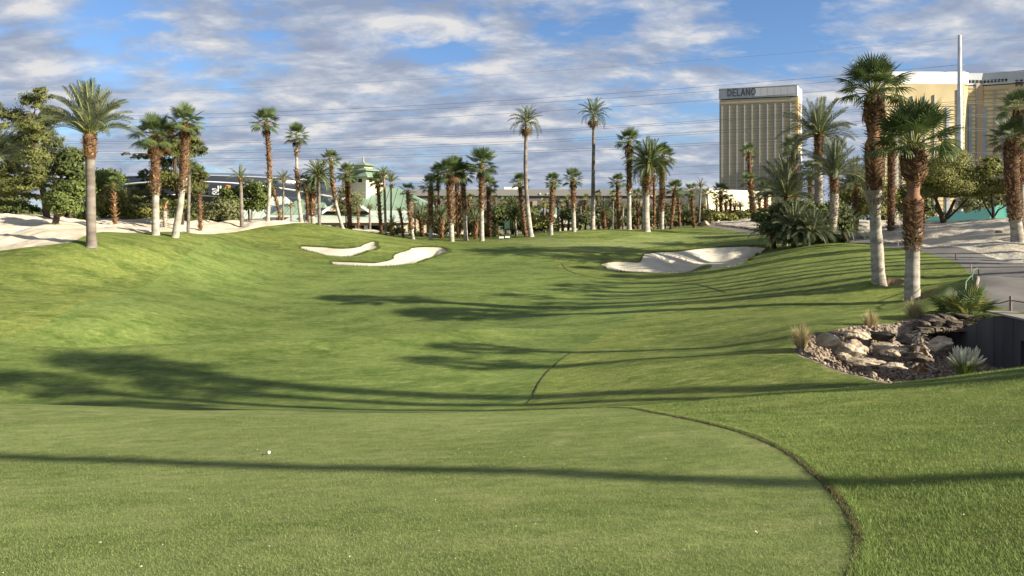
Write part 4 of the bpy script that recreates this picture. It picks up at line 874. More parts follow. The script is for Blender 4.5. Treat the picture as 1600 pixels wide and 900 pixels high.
OP(24.0, 6.6, 9.6, 1.3, 'F', 'low', .17, 'shaggy palm past the picture edge on the near slope', nfr=26)
OP(50.0, 46.5, 9.5, 2.3, 'F', 'half', .24, 'low broad palm past the picture edge shading the sand bank', nfr=40)
OP(56.0, 49.5, 10.5, 2.3, 'F', 'low', .24, 'broad palm past the picture edge higher on the sand bank', nfr=40)
OP(46.0, 48.0, 8.0, 2.2, 'F', 'half', .22, 'squat broad palm past the picture edge beside the path', nfr=40)
OP(60.0, 53.0, 11.0, 2.4, 'F', 'boot', .24, 'shaggy broad palm past the picture edge at the crest', nfr=40)
tree('hedge', 'dark bushes closing the view left of the pavilion, below the hall', 'shrub', 100, [(770,338,16,12),(800,335,16,12),(825,338,16,12),(750,342,14,12)], 'dshrub', 7000, .13, 51, None, group='bushes behind the palms')
tree('hedge', 'mixed bushes closing the view from the pavilion to the straight tall slim palm', 'shrub', 101, [(890,338,16,12),(915,335,18,13),(940,337,16,13),(962,340,14,12)], 'dshrub', 8000, .13, 52, None, group='bushes behind the palms')
tree('hedge', 'mixed bushes closing the view behind the bright white foot', 'shrub', 102, [(985,336,16,13),(1010,334,16,13),(1035,337,16,13),(1058,336,16,12),(1080,338,14,12)], 'olive', 9000, .13, 53, None, group='bushes behind the palms')
tree('hedge', 'dark bushes closing the view behind the middle grove', 'shrub', 98, [(670,345,16,14),(695,340,16,14),(720,338,16,14),(742,340,14,14)], 'dshrub', 8000, .13, 54, None, group='bushes behind the palms')
tree('hedge', 'low green bushes before the cream hall wall', 'shrub', 104, [(1105,338,14,9),(1130,338,14,8),(1155,337,14,9),(1180,336,16,11),(1205,334,16,13)], 'dshrub', 7000, .13, 55, None, group='bushes behind the palms')

# ---------------------------------------------------------------- buildings
MT['gold'] = mat('gold_glass', (.36, .31, .20), (.41, .35, .23), .35, .35, spec=.5, c3=(.33, .285, .185), s3=.02)
MT['gold2'] = mat('gold_glass_bright', (.56, .455, .25), (.62, .51, .29), .3, .35, spec=.6, c3=(.42, .325, .17), s3=.02)
MT['bandline'] = mat('dark_gold_band', (0.288, 0.225, 0.137), (0.312, 0.250, 0.156), .1, .6)
MT['bandline2'] = mat('gold_band', (.30, .23, .125), (.33, .255, .14), .1, .6)
MT['copper'] = mat('copper_tinted_glass', (.40, .26, .12), (.42, .29, .14), .1, .35, spec=.6)
MT['fin'] = mat('pale_fin_metal', (.50, .50, .50), (.45, .46, .48), .2, .5)
MT['finb'] = mat('blue_grey_fin', (.30, .33, .38), (.27, .30, .36), .2, .5)
MT['white'] = mat('white_paint', (.80, .79, .76), (.72, .71, .69), .3, .7)
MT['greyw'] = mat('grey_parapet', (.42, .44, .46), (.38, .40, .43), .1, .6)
MT['letter'] = mat('dark_letter', (.05, .05, .07), None, 1, .5)
MT['cream'] = mat('cream_stucco', (.60, .53, .37), (.55, .48, .33), .8, .9, c3=(.63, .56, .41), s3=.2)
MT['tanw'] = mat('tan_stucco', (.40, .31, .22), (.36, .28, .20), .8, .9)
MT['groof'] = mat('green_metal_roof', (0.180, 0.256, 0.180), (0.152, 0.224, 0.156), .5, .6, .0, c3=(0.208, 0.280, 0.200), s3=.25)
MT['groof2'] = mat('pale_green_roof', (.36, .43, .35), (.32, .40, .32), .5, .6, c3=(.42, .46, .40), s3=.3)
MT['teal'] = mat('teal_canvas_roof', (.085, .30, .225), (.07, .265, .20), .6, .6)
MT['trim'] = mat('cream_trim', (.66, .60, .50), (.60, .54, .45), 1, .7)
MT['fascia'] = mat('grey_fascia', (.30, .28, .25), (.26, .24, .21), 1, .8)
MT['inside'] = mat('dark_interior', (.03, .028, .028), (.018, .018, .02), 1, .9)
MT['navy'] = mat('black_stadium_glass', (.020, .026, .040), (.028, .034, .050), .02, .18, spec=.7)
MT['lattice'] = mat('lattice_block', (.55, .47, .36), (.48, .40, .30), 2, .85)
MT['hall'] = mat('taupe_hall_wall', (.125, .118, .122), (.11, .105, .108), .1, .85, c3=(.14, .128, .13), s3=.04)
MT['hall2'] = mat('pale_hall_roof_band', (.21, .20, .19), (.19, .18, .17), .1, .8)
MT['steel'] = mat('galvanised_steel', (.50, .50, .50), (.42, .42, .43), 1.5, .45, metal=.3, c3=(.56, .56, .56), s3=.4)
MT['wire'] = mat('power_wire', (.075, .08, .095), None, 1, .6)
MT['concrete'] = mat('shade_toned_concrete', (.055, .056, .058), (.030, .031, .034), 1.2, .9, .6, 12, c3=(.085, .08, .078), s3=.5, stretch=(1, 1, .25), bdist=.02)  # streaked, darkened in colour to stand for the wall's shade
MT['concrete_lt'] = mat('pale_concrete', (.24, .215, .185), (.17, .155, .135), 2, .9, .4, 20)
MT['green'] = mat('green_painted_steel', (.10, .16, .09), None, 1, .5)
MT['mint'] = mat('mint_flag_cloth', (.30, .62, .45), (.36, .66, .50), 3, .7, trans=.3)
MT['emblem'] = mat('orange_sign', (.80, .26, .07), None, 1, .5)

def wall_frame(A, B):
    """local frame of a facade from A to B (plan points): origin A, u along, n towards the viewer"""
    A = Vector((*A, 0)); B = Vector((*B, 0)); u = (B - A); L = u.length; u.normalize(); n = Vector((u.y, -u.x, 0))
    return A, u, n, L
def fbox(mb, fr, u0, u1, n0, n1, z0, z1, m=0):
    A, u, n, L = fr; P_ = lambda a, b, z: A + u * a + n * b + Vector((0, 0, z))
    pts = [(u0, n0), (u1, n0), (u1, n1), (u0, n1)]
    mb.hexa([P_(a, b, z0) for a, b in pts] + [P_(a, b, z1) for a, b in pts], m); return mb
def share_box():
    mb = MB().box(-.5, .5, -.5, .5, -.5, .5); return mb
BOXME = {}
def unit(m):
    if m not in BOXME:
        b = share_box(); BOXME[m] = new_mesh('panel', b.v, b.f, MT[m])
    return BOXME[m]
def fpiece(name, m, root, fr, u0, u1, n0, n1, z0, z1, rl):
    A, u, n, L = fr; c = A + u * ((u0 + u1) / 2) + n * ((n0 + n1) / 2) + Vector((0, 0, (z0 + z1) / 2)) - rl
    return obj(name, unit(m), root, c, (0, 0, math.atan2(u.y, u.x)), (abs(u1 - u0), abs(n1 - n0), z1 - z0))
def letters(txt, fr, u0, z0, hgt, wid, root, rl, m='letter', nm='lettering', th=.4, off_=.3):
    """flat stroked capitals built as thin blocks"""
    GL = {'D': [((0,0),(0,1)),((0,1),(.55,.93)),((.55,.93),(.85,.5)),((.85,.5),(.55,.07)),((.55,.07),(0,0))], 'E': [((0,0),(0,1)),((0,1),(.75,1)),((0,.52),(.68,.52)),((0,0),(.75,0))],
          'L': [((0,0),(0,1)),((0,0),(.7,0))], 'A': [((0,0),(.45,1)),((.45,1),(.9,0)),((.18,.35),(.72,.35))], 'N': [((0,0),(0,1)),((0,1),(.8,0)),((.8,0),(.8,1))],
          'O': [((.28,.03),(0,.32)),((0,.32),(0,.68)),((0,.68),(.28,.97)),((.28,.97),(.66,.97)),((.66,.97),(.94,.68)),((.94,.68),(.94,.32)),((.94,.32),(.66,.03)),((.66,.03),(.28,.03))],
          'M': [((0,0),(0,1)),((0,1),(.5,.3)),((.5,.3),(1,1)),((1,1),(1,0))],
          'a': [((.1,.62),(.55,.68)),((.55,.68),(.66,.55)),((.66,.55),(.66,0)),((.66,.36),(.2,.36)),((.2,.36),(.05,.18)),((.05,.18),(.2,0)),((.2,0),(.66,.05))],
          'l': [((0.1,0),(0.1,1))], 'e': [((.08,.34),(.7,.34)),((.7,.34),(.6,.62)),((.6,.62),(.2,.66)),((.2,.66),(.04,.36)),((.04,.36),(.2,.02)),((.2,.02),(.64,.06))]}
    A, u, n, L = fr; mb = MB(); cur = u0
    for ch in txt:
        for (a, b), (c, d) in GL[ch]:
            p = Vector((cur + a * wid, z0 + b * hgt)); q = Vector((cur + c * wid, z0 + d * hgt)); e = (q - p).normalized(); s_ = Vector((-e.y, e.x)) * th; p -= e * th * .8; q += e * th * .8
            P_ = lambda v, o_: A + u * v.x + n * o_ + Vector((0, 0, v.y)) - rl
            c4 = [p - s_, q - s_, q + s_, p + s_]
            mb.hexa([P_(v, off_ - .3) for v in c4] + [P_(v, off_ + .3) for v in c4])
        cur += {'l': .42, 'L': .95, 'a': .95, 'e': .95}.get(ch, 1.28 if ch != 'E' else 1.1) * wid
    return mb.build(nm, MT[m], root)
zb_ = ZFAR
# slab hotel tower with the dark letters on its parapet
A_ = (X(1124, 823), 823); B_ = (X(1245, 800), 800); C_ = (X(1253, 838), 838)
rt = tag(empty('hotel_tower', (A_[0], A_[1], zb_)), 'slab hotel tower of gold glass with pale vertical fins and dark parapet letters', 'hotel'); rl = Vector((A_[0], A_[1], zb_))
fr = wall_frame(A_, B_); L = fr[3]; zt = Zr(139, 823); 
D_ = (A_[0] + 22, A_[1] + 36)
core = MB().slab([(p[0] - rl.x, p[1] - rl.y) for p in (A_, B_, C_, (C_[0] + 2, C_[1] + 6), D_)], 0, zt - zb_ - 12); core.build('glass_wall', MT['gold'], rt)
zp0 = Zr(152.5, 812)
par = MB().slab([(p[0] - rl.x, p[1] - rl.y) for p in ((A_[0] - .6, A_[1] - .2), (B_[0] + .3, B_[1] - .9), C_, (C_[0] + 2, C_[1] + 6), D_)], zp0 - zb_, zt - zb_); par.build('parapet', MT['greyw'], rt)
fpiece('parapet_coping', 'white', rt, fr, -.8, L + .8, -.5, 1.1, zt, zt + .9, rl)
for i in range(6): fpiece('parapet_panel', 'fin', rt, fr, L * (.46 + .085 * i), L * (.46 + .085 * i) + L * .08, .5, .9, zp0 + 1.3, zt - 1.2, rl)
nf = 10; z1 = Zr(163, 812)
for k in range(nf): c = L * (.035 + .0985 * k); fpiece('facade_fin', 'fin', rt, fr, c - .5, c + .5, .05, .8, 0, z1, rl)
fl = 3.62; k = 0; zz = z1
while zz > 1: fpiece('floor_band', 'bandline', rt, fr, 0, L, .05, .55, zz - .4, zz, rl); zz -= fl
fpiece('floor_band', 'bandline', rt, fr, 0, L, .05, .7, z1 + 1.2, z1 + 2.4, rl)
fr2 = wall_frame(B_, C_); fpiece('end_wall', 'copper', rt, fr2, 1.0, fr2[3] * .55, .05, .9, 0, zp0, rl); fpiece('end_trim', 'white', rt, fr2, fr2[3] * .55, fr2[3] * .8, .05, 1.0, 0, zt, rl)
zz = z1
while zz > 1: fpiece('end_floor_band', 'bandline2', rt, fr2, 1, fr2[3] * .55, .9, 1.2, zz - .6, zz, rl); zz -= fl
letters('DELANO', fr, L * .113, Zr(149, 815), 7.0, 4.1, rt, rl, th=.36, off_=1.0)

# curved gold hotel behind the nearest palms
W1 = [(X(1366, 706), 706), (X(1383, 700), 700), (X(1506, 700), 700)]
rt = tag(empty('hotel_tower', (W1[1][0], 700, zb_)), 'wide gold glass hotel with a white parapet and blue-grey strips, folding into a shaded wing', 'hotel'); rl = Vector((W1[1][0], 700, zb_))
W2 = [(X(1506, 700), 700), (X(1512, 712), 712), (X(1536, 712), 712), (X(1575, 704), 704), (X(1660, 680), 680), (X(1800, 650), 650)]
back = [(X(1800, 740), 740), (X(1560, 760), 760), (X(1366, 740), 740)]
loc = lambda Pq: [(p[0] - rl.x, p[1] - rl.y) for p in Pq]
zw0 = Zr(131, 700); zw1 = Zr(112, 700)
MB().slab(loc(W1 + W2 + back), 0, zw0 - zb_).build('glass_wall', MT['gold2'], rt)
MB().slab(loc(W1[1:] + [(X(1513, 704), 704), (X(1513, 730), 730), (X(1383, 730), 730)]), zw0 - zb_, zw1 - zb_).build('parapet', MT['white'], rt)
MB().slab(loc(W2[1:] + back[:2] + [(X(1514, 760), 760)]), zw0 - zb_ + 1, zw1 - zb_ + 1).build('shaded_parapet', MT['greyw'], rt)  # bluish grey stands in for shade on this wing's parapet
def facade(a, b, fins, z1, band='bandline2', fm_='finb'):
    f_ = wall_frame(a, b); L_ = f_[3]; zz = z1
    while zz > 1: fpiece('floor_band', band, rt, f_, 0, L_, .05, .5, zz - .5, zz, rl); zz -= 3.75
    for c, w, zt_ in fins: fpiece('facade_fin', fm_, rt, f_, L_ * c - w, L_ * c + w, .05, 1.0, 0, zt_, rl)
    return f_
f1 = facade(W1[1], W1[2], [(.13, 1.2, Zr(188, 700)), (.21, .35, Zr(150, 700)), (.34, .35, Zr(150, 700)), (.34, 1.2, Zr(190, 700)), (.50, .35, Zr(150, 700)), (.62, .35, Zr(148, 700)), (.79, 1.3, Zr(168, 700)), (.92, .3, Zr(140, 700))], Zr(165, 700))
facade(W1[0], W1[1], [], Zr(150, 700))
f2 = facade(W2[1], W2[2], [(.12, 1.4, Zr(166, 712)), (.55, .3, Zr(130, 712))], Zr(138, 712)); fpiece('copper_strip', 'copper', rt, f2, f2[3] * .55, f2[3] * .95, .5, .7, 0, Zr(131, 712), rl)
f3 = facade(W2[2], W2[3], [(.04, 1.8, Zr(166, 700)), (.45, .3, Zr(135, 690)), (.80, 1.5, Zr(168, 680))], Zr(138, 700))
f4 = facade(W2[3], W2[4], [(.3, .3, Zr(135, 660)), (.55, 1.6, Zr(168, 650))], Zr(138, 670)); facade(W2[4], W2[5], [(.5, 1.5, Zr(170, 600))], Zr(138, 600))
for f_, n_ in ((f2, 4), (f3, 7)):
    for i in range(n_): fpiece('parapet_window', 'inside', rt, f_, f_[3] * (i + .15) / n_, f_[3] * (i + .8) / n_, .02, .3, Zr(126, 700), Zr(121.5, 700), rl)
letters('M', f4, f4[3] * .16, Zr(121, 660), 4.5, 4.0, rt, rl, th=.7, off_=1.0)

# black glass stadium
Ys = 900; cx_ = X(338, Ys); rt = tag(empty('stadium', (cx_, Ys, zb_)), 'low black glass stadium with thin white roof lines and white lettering', 'stadium')
ax, ay = 136.0, 95.0
def ring(mb, prof, a0=math.pi * .95, a1=math.pi * 2.05, n=64, m=0):
    base = len(mb.v)
    for i in range(n + 1):
        t = a0 + (a1 - a0) * i / n
        for e, zf in prof: mb.v.append((ax * e * math.cos(t), ay * e * math.sin(t), zf(t) if callable(zf) else zf))
    k = len(prof)
    for i in range(n):
        for j in range(k - 1): a = base + i * k + j; mb.f.append((a, a + k, a + k + 1, a + 1)); mb.m.append(m)
top_ = lambda t: 51 - 3.2 * abs(math.cos(t)) ** 2
mb = MB(); ring(mb, [(.86, 0), (.90, 22), (1.0, 34), (1.0, lambda t: top_(t) - 4), (.99, lambda t: top_(t) - 1)]); ring(mb, [(.99, lambda t: top_(t) - 1), (.5, 55.5), (.05, 56.5)]); mb.build('glass_shell', MT['navy'], rt, True)
mb = MB(); ring(mb, [(1.0, lambda t: top_(t) - 1.4), (1.004, lambda t: top_(t) - .6), (.99, lambda t: top_(t) - .3)]); mb.build('roof_rim', MT['greyw'], rt)
arc = lambda t: 43.5 - 13.0 * abs(math.cos(t)) ** 2.2
mb = MB(); ring(mb, [(1.0, lambda t: arc(t) - .8), (1.012, lambda t: arc(t)), (1.0, lambda t: arc(t) + .7)]); mb.build('upper_white_line', MT['white'], rt)
arc2 = lambda t: 29.5 - 13.0 * abs(math.cos(t)) ** 1.6
mb = MB(); ring(mb, [(.99, lambda t: arc2(t) - .8), (1.01, lambda t: arc2(t)), (.99, lambda t: arc2(t) + .8)]); mb.build('lower_white_line', MT['white'], rt)
frs = ((Vector((X(331, 795) , 797, 0))), Vector((1, .0, 0)), Vector((0, -1, 0)), 30)
letters('alle', frs, 0, Zr(303.5, 797), 8.2, 6.0, rt, Vector((cx_, Ys, zb_)), 'white', th=.62, off_=1.5)
mb = MB(); mb.slab([(0, -101), (8, -101), (8, -99.5), (0, -99.5)], 0, 1); mb = MB()
pts = [(X(352, 797) - cx_, 0), (X(354, 797) - cx_, 3.4), (X(357, 797) - cx_, 4.2), (X(361, 797) - cx_, 3.6), (X(361, 797) - cx_, .2)]
V = [(a, -105.5, Zr(295.5, 797) - zb_ + b) for a, b in pts] + [(a, -104.6, Zr(295.5, 797) - zb_ + b) for a, b in pts]
mb.add(V, [(0, 1, 2, 3, 4), (9, 8, 7, 6, 5)] + [(i, 5 + i, 5 + (i + 1) % 5, (i + 1) % 5) for i in range(5)]); mb.build('orange_emblem', MT['emblem'], rt)
MB().box(X(331, 797) - cx_ - 3, X(349, 797) - cx_ + 16, -104, -92, Zr(306, 797) - zb_, Zr(292, 797) - zb_).build('sign_backing', MT['navy'], rt)

# long taupe hall
Yh = 360; rt = tag(empty('exhibition_hall', (X(880, Yh), Yh, zb_)), 'long flat-roofed taupe hall stretching behind the middle palms', 'building'); rl = Vector((X(880, Yh), Yh, zb_))
x0, x1 = X(600, Yh) - rl.x, X(1128, Yh) - rl.x; zt = Zr(296, Yh) - zb_
MB().box(x0, x1, 0, 60, 0, zt - 3).build('wall', MT['hall'], rt); MB().box(x0 - .5, x1 + .5, -1.2, 61, zt - 3, zt).build('roof_band', MT['hall2'], rt)
MB().box(x0, x1, -.5, 0, zt * .55, zt * .56).build('wall_groove', MT['inside'], rt)
for a, b in ((832, 839), (1000, 1010)): MB().box(X(a, Yh) - rl.x, X(b, Yh) - rl.x, -.6, .2, 0 + 4, Zr(314, Yh) - zb_).build('dock_door', MT['bandline'], rt)
MB().box(X(788, Yh) - rl.x, X(811, Yh) - rl.x, 2, 10, zt, zt + 1.2).build('roof_unit', MT['white'], rt)
for a in (843, 854): MB().box(X(a, Yh) - rl.x, X(a + 2, Yh) - rl.x, -1.6, -.6, Zr(304, Yh) - zb_, Zr(302, Yh) - zb_).build('wall_lamp', MT['white'], rt)
Yc = 300; rt = tag(empty('hall_wing', (X(1150, Yc), Yc, zb_)), 'cream painted hall wing in front of the hotel tower foot', 'building'); rl = Vector((X(1150, Yc), Yc, zb_))
MB().slab([(X(1103, Yc) - rl.x, 0), (X(1205, 330) - rl.x, 30), (X(1205, 360) - rl.x, 60), (X(1103, Yc) - rl.x, 50)], 0, Zr(295, Yc) - zb_ - 1).build('wall', MT['cream'], rt)
MB().slab([(X(1103, Yc) - rl.x - .4, -.5), (X(1205, 330) - rl.x + .4, 29.5), (X(1205, 360) - rl.x, 60), (X(1103, Yc) - rl.x - .4, 50)], Zr(295, Yc) - zb_ - 1, Zr(295, Yc) - zb_).build('roof_band', MT['trim'], rt)
MB().box(X(1110, Yc) - rl.x, X(1118, Yc) - rl.x, -.6, .3, 0, 6).build('doorway', MT['bandline'], rt)

# clubhouse with pagoda tower
Yk = 118; kx = X(572, Yk); rt = tag(empty('clubhouse', (kx, Yk, zb_)), 'green roofed clubhouse with cream walls and a stepped pagoda tower', 'building')
def kp(px, py, dy=0.0): Y = Yk + dy; return (X(px, Y) - kx, dy, Zr(py, Y) - zb_)
def prism(name, m, pts_bottom, pts_top, parent=None):
    mb = MB(); n = len(pts_bottom)
    mb.add(list(pts_bottom) + list(pts_top), [tuple(range(n))[::-1], tuple(range(n, 2 * n))] + [(i, (i + 1) % n, n + (i + 1) % n, n + i) for i in range(n)]); return mb.build(name, MT[m], parent or rt)
def quadslab(name, m, a, b, c, d, th=.25, parent=None):
    """sloping sheet a,b,c,d with thickness"""
    up = Vector((0, 0, th)); P_ = [Vector(q) for q in (a, b, c, d)]
    return MB().hexa([p - up for p in P_] + P_).build(name, MT[m], parent or rt)
# tower: square plan, corner towards the viewer
ty = 6.0
T0, T1, T2 = kp(534, 0, ty + 3), kp(572, 0, ty), kp(601, 0, ty + 3.4)
tc_ = Vector(((T0[0] + T2[0]) / 2, ty + 3.2 + .5, 0))
def sq(hw, z, dx=0.0):
    d0 = (Vector(T0[:2]) - Vector(T1[:2])); d1 = (Vector(T2[:2]) - Vector(T1[:2])); c = Vector(T1[:2]) + d0 * .5 + d1 * .5
    return [(c.x + (a * d0.x + b * d1.x) * hw, c.y + (a * d0.y + b * d1.y) * hw, z) for a, b in ((-.5, -.5), (-.5, .5), (.5, .5), (.5, -.5))]
zr = lambda py: Zr(py, Yk + ty) - zb_
prism('tower_body', 'cream', sq(1.0, 0), sq(1.0, zr(277)))
prism('tower_cornice', 'trim', sq(1.04, zr(290)), sq(1.04, zr(288.6)))
for i in range(3):   # windows on the shaded and the lit face
    for face in (0, 1):
        d0 = Vector(T0[:2]) - Vector(T1[:2]); d1 = Vector(T2[:2]) - Vector(T1[:2]); d = d0 if face == 0 else d1; oth = d1 if face == 0 else d0
        o_ = Vector(T1[:2]) - oth.normalized() * .06; a = o_ + d * (.16 + .27 * i); b = a + d * .15; w_ = oth.normalized() * .3
        wn = prism('window', 'inside', [(*a, zr(284.5)), (*b, zr(284.5)), (*(b + w_), zr(284.5)), (*(a + w_), zr(284.5))], [(*a, zr(279)), (*b, zr(279)), (*(b + w_), zr(279)), (*(a + w_), zr(279))])
prism('lower_eave', 'groof', sq(1.42, zr(277.2)), sq(1.42, zr(276)))
prism('lower_roof', 'groof', sq(1.40, zr(276)), sq(.80, zr(268)))
prism('middle_wall', 'cream', sq(.72, zr(268)), sq(.72, zr(265)))
prism('upper_eave', 'groof', sq(1.0, zr(266)), sq(.98, zr(265)))
prism('upper_roof', 'groof', sq(.96, zr(265)), sq(.5, zr(261)))
prism('lantern_wall', 'cream', sq(.44, zr(262)), sq(.44, zr(256)))
prism('lantern_eave', 'groof', sq(.70, zr(257)), sq(.68, zr(256.3)))
prism('lantern_roof', 'groof', sq(.66, zr(256.3)), sq(.08, zr(251)))
c = sq(.1, 0)[0]; MB().tube([(sum(q[0] for q in sq(.1, 0)) / 4, sum(q[1] for q in sq(.1, 0)) / 4, zr(252)), (sum(q[0] for q in sq(.1, 0)) / 4, sum(q[1] for q in sq(.1, 0)) / 4, zr(247)), (sum(q[0] for q in sq(.1, 0)) / 4, sum(q[1] for q in sq(.1, 0)) / 4, zr(240))], [.22, .14, .03], 8).build('spire', MT['bandline'], rt)
# main hip roof
def hip(name, m, x0, x1, y0, y1, ze, zr_, ridge0, ridge1, parent=None, eave=None):
    ym = (y0 + y1) / 2; V = [(x0, y0, ze), (x1, y0, ze), (x1, y1, ze), (x0, y1, ze), (ridge0, ym, zr_), (ridge1, ym, zr_)]
    o = MB().add(V, [(0, 1, 5, 4), (1, 2, 5), (2, 3, 4, 5), (3, 0, 4), (3, 2, 1, 0)]).build(name, MT[m], parent or rt)
    MB().box(x0 - .15, x1 + .15, y0 - .15, y1 + .15, ze - .35, ze - .02).build('eave_fascia', MT['trim'], parent or rt)
    # standing seams: thin raised ribs down the front slope
    k = max(4, int((x1 - x0) / 1.3)); mb = MB()
    for i in range(k + 1):
        xb = x0 + (x1 - x0) * i / k; xt = min(max(xb, ridge0), ridge1); f = 1.0
        if xb < ridge0: f = (xb - x0) / (ridge0 - x0 + 1e-6); xt = xb
        if xb > ridge1: f = (x1 - xb) / (x1 - ridge1 + 1e-6); xt = xb
        if f < .05: continue
        p = Vector((xb, y0, ze)); q = Vector((xt, y0 + (ym - y0) * f, ze + (zr_ - ze) * f)); mb.hexa([p + Vector((-.03, 0, 0)), p + Vector((.03, 0, 0)), q + Vector((.03, 0, 0)), q + Vector((-.03, 0, 0))] + [v + Vector((0, -.03, .07)) for v in (p + Vector((-.03, 0, 0)), p + Vector((.03, 0, 0)), q + Vector((.03, 0, 0)), q + Vector((-.03, 0, 0)))])
    if mb.v: tag(mb.build('roof_seams', MT[m], parent or rt), kind='stuff')
    return o
xk = lambda px, dy=0: X(px, Yk + dy) - kx
zk = lambda py, dy=0: Zr(py, Yk + dy) - zb_
hip('main_roof', 'groof', xk(516), xk(692, 4), 2.5, 17, zk(329, 2.5), zk(292, 9), xk(575, 9), xk(618, 9))
MB().box(xk(530), xk(704, 3), 3.2, 16, 0, zk(330, 3)).build('main_wall', MT['cream'], rt)
MB().box(xk(600), xk(603), 2.9, 3.2, 0, zk(330, 3)).build('downpipe', MT['trim'], rt)
MB().box(xk(640), xk(642), 2.9, 3.2, 0, zk(330, 3)).build('downpipe', MT['trim'], rt)
# lower veranda roof, fascia, shade blocks for the openings and posts
quadslab('veranda_roof', 'groof2', (xk(478, -5), -5, zk(345, -5)), (xk(646, -5), -5, zk(345, -5)), (xk(632, 2.4), 2.4, zk(330, 2.4)), (xk(492, 2.4), 2.4, zk(330, 2.4)))
MB().box(xk(478, -5), xk(650, -5), -5.2, -4.9, zk(348, -5), zk(345.2, -5)).build('eave_fascia', MT['trim'], rt)
MB().box(xk(486, -4), xk(646, -4), -4.2, -3.8, zk(352.5, -4), zk(348, -4)).build('veranda_beam', MT['fascia'], rt)
MB().box(xk(490, 0), xk(606, 0), 1.0, 2.3, 0, zk(346, 0)).build('opening_shade_block', MT['inside'], rt)  # solid dark block, the veranda's shade put into its colour
for px in (500, 528, 558, 572, 603, 622): MB().box(xk(px, -4) - .25, xk(px, -4) + .25, -4.3, -3.8, 0, zk(352.5, -4)).build('veranda_post', MT['trim'], rt)
# gable
gx0, gx1, gpk = 503, 582, 541
prism('gable_wall', 'lattice', [kp(508, 330, -1.5), kp(576, 330, -1.5), kp(576, 330, 2), kp(508, 330, 2)], [kp(540.5, 308, -1.5), kp(541.5, 308, -1.5), kp(541.5, 308, 2), kp(540.5, 308, 2)])
for (a, b) in ((gx0, 330), (gx1, 331)):
    quadslab('rake_board', 'white', kp(a, b, -2.6), kp(gpk, 303.5, -2.6), kp(gpk, 303.5, -2.2), kp(a, b, -2.2), .5)
    quadslab('gable_roof', 'groof', kp(a, b - .6, -2.15), kp(gpk, 303, -2.15), kp(gpk, 303, 5), kp(a, b - .6, 5), .2)
# left wing roofs
hip('wing_roof', 'groof', xk(432, 8), xk(520, 8), 4, 20, zk(336, 4), zk(306, 12), xk(478, 12), xk(505, 12))
MB().box(xk(440, 8), xk(516, 8), 5, 18, 0, zk(337, 5)).build('wing_wall', MT['cream'], rt)
hip('far_wing_roof', 'groof2', xk(375, 14), xk(462, 14), 12, 26, zk(344, 12), zk(307, 19), xk(398, 19), xk(446, 19))
MB().box(xk(382, 14), xk(456, 14), 13, 25, 0, zk(345, 13)).build('far_wing_wall', MT['cream'], rt)
MB().box(xk(452, 3), xk(520, 3), 1, 5, 0, zk(346, 3)).build('porch_wall', MT['fascia'], rt)
quadslab('porch_roof', 'groof2', (xk(440, -1), -1, zk(346, -1)), (xk(520, -1), -1, zk(346, -1)), (xk(515, 5), 5, zk(334, 5)), (xk(462, 5), 5, zk(334, 5)))
# low green roof bits right of the main wall
hip('east_roof', 'groof2', xk(688, 2), xk(770, 2), 4, 12, zk(344, 4), zk(336, 8), xk(700, 8), xk(760, 8))
MB().box(xk(692, 2), xk(764, 2), 4.6, 11, 0, zk(345, 4)).build('east_wall', MT['cream'], rt)

# pavilion with lattice gable
Yp = 108; kx2 = X(850, Yp); rt = tag(empty('pavilion', (kx2, Yp, zb_)), 'small cream pavilion with a lattice gable, white rakes and green side roof', 'building')
Yk_, kx_ = Yk, kx; Yk, kx = Yp, kx2
prism('gable_wall', 'lattice', [kp(834, 344, 0), kp(878, 344, 0), kp(878, 344, .6), kp(834, 344, .6)], [kp(849, 326, 0), kp(851, 326, 0), kp(851, 326, .6), kp(849, 326, .6)])
MB().box(xk(832), xk(884), .1, 7, 0, zk(344)).build('front_wall', MT['cream'], rt)
for i in range(9):
    px = 837 + i * 4.3; t = max(0, 1 - abs(px - 850) / 20); MB().box(xk(px) - .06, xk(px) + .06, -.12, 0, zk(343), zk(343 - 14 * t)).build('lattice_slat', MT['bandline'], rt)
for py in (340, 336, 332): w_ = (py - 324) * .95; MB().box(xk(850 - w_ + 4), xk(850 + w_ - 4 + 5), -.12, 0, zk(py), zk(py - .6)).build('lattice_slat', MT['bandline'], rt)
for a, b in ((830, 338), (882, 344)):
    quadslab('rake_board', 'white', kp(a, b, -1.4), kp(850, 324, -1.4), kp(850, 324, -1.0), kp(a, b, -1.0), .42)
    quadslab('gable_roof', 'groof2' if a > 850 else 'groof', kp(a, b - .3, -.95), kp(850, 323.6, -.95), kp(850, 323.6, 8), kp(a, b - .3, 8), .2)  # sunward slope gets the paler green, light put into the colour
quadslab('side_roof', 'groof2', (xk(868, -1.2), -1.2, zk(348, -1.2)), (xk(908, -1.2), -1.2, zk(348, -1.2)), (xk(900, 4), 4, zk(341, 4)), (xk(870, 4), 4, zk(341, 4)))
hip('rear_roof', 'groof', xk(862), xk(896), 3, 11, zk(342, 3), zk(325, 7), xk(868, 7), xk(878, 7))
MB().box(xk(868, -1), xk(908, -1), -1.4, -1.1, zk(350, -1), zk(348.1, -1)).build('eave_fascia', MT['trim'], rt)
MB().box(xk(874), xk(902), 1.5, 2.6, 0, zk(350)).build('opening_shade_block', MT['inside'], rt)  # near-black block painted as the shade inside the opening
for px in (876, 883, 890, 899): MB().box(xk(px) - .2, xk(px) + .2, -.9, -.4, 0, zk(350)).build('post', MT['trim'], rt)
Yk, kx = Yk_, kx_
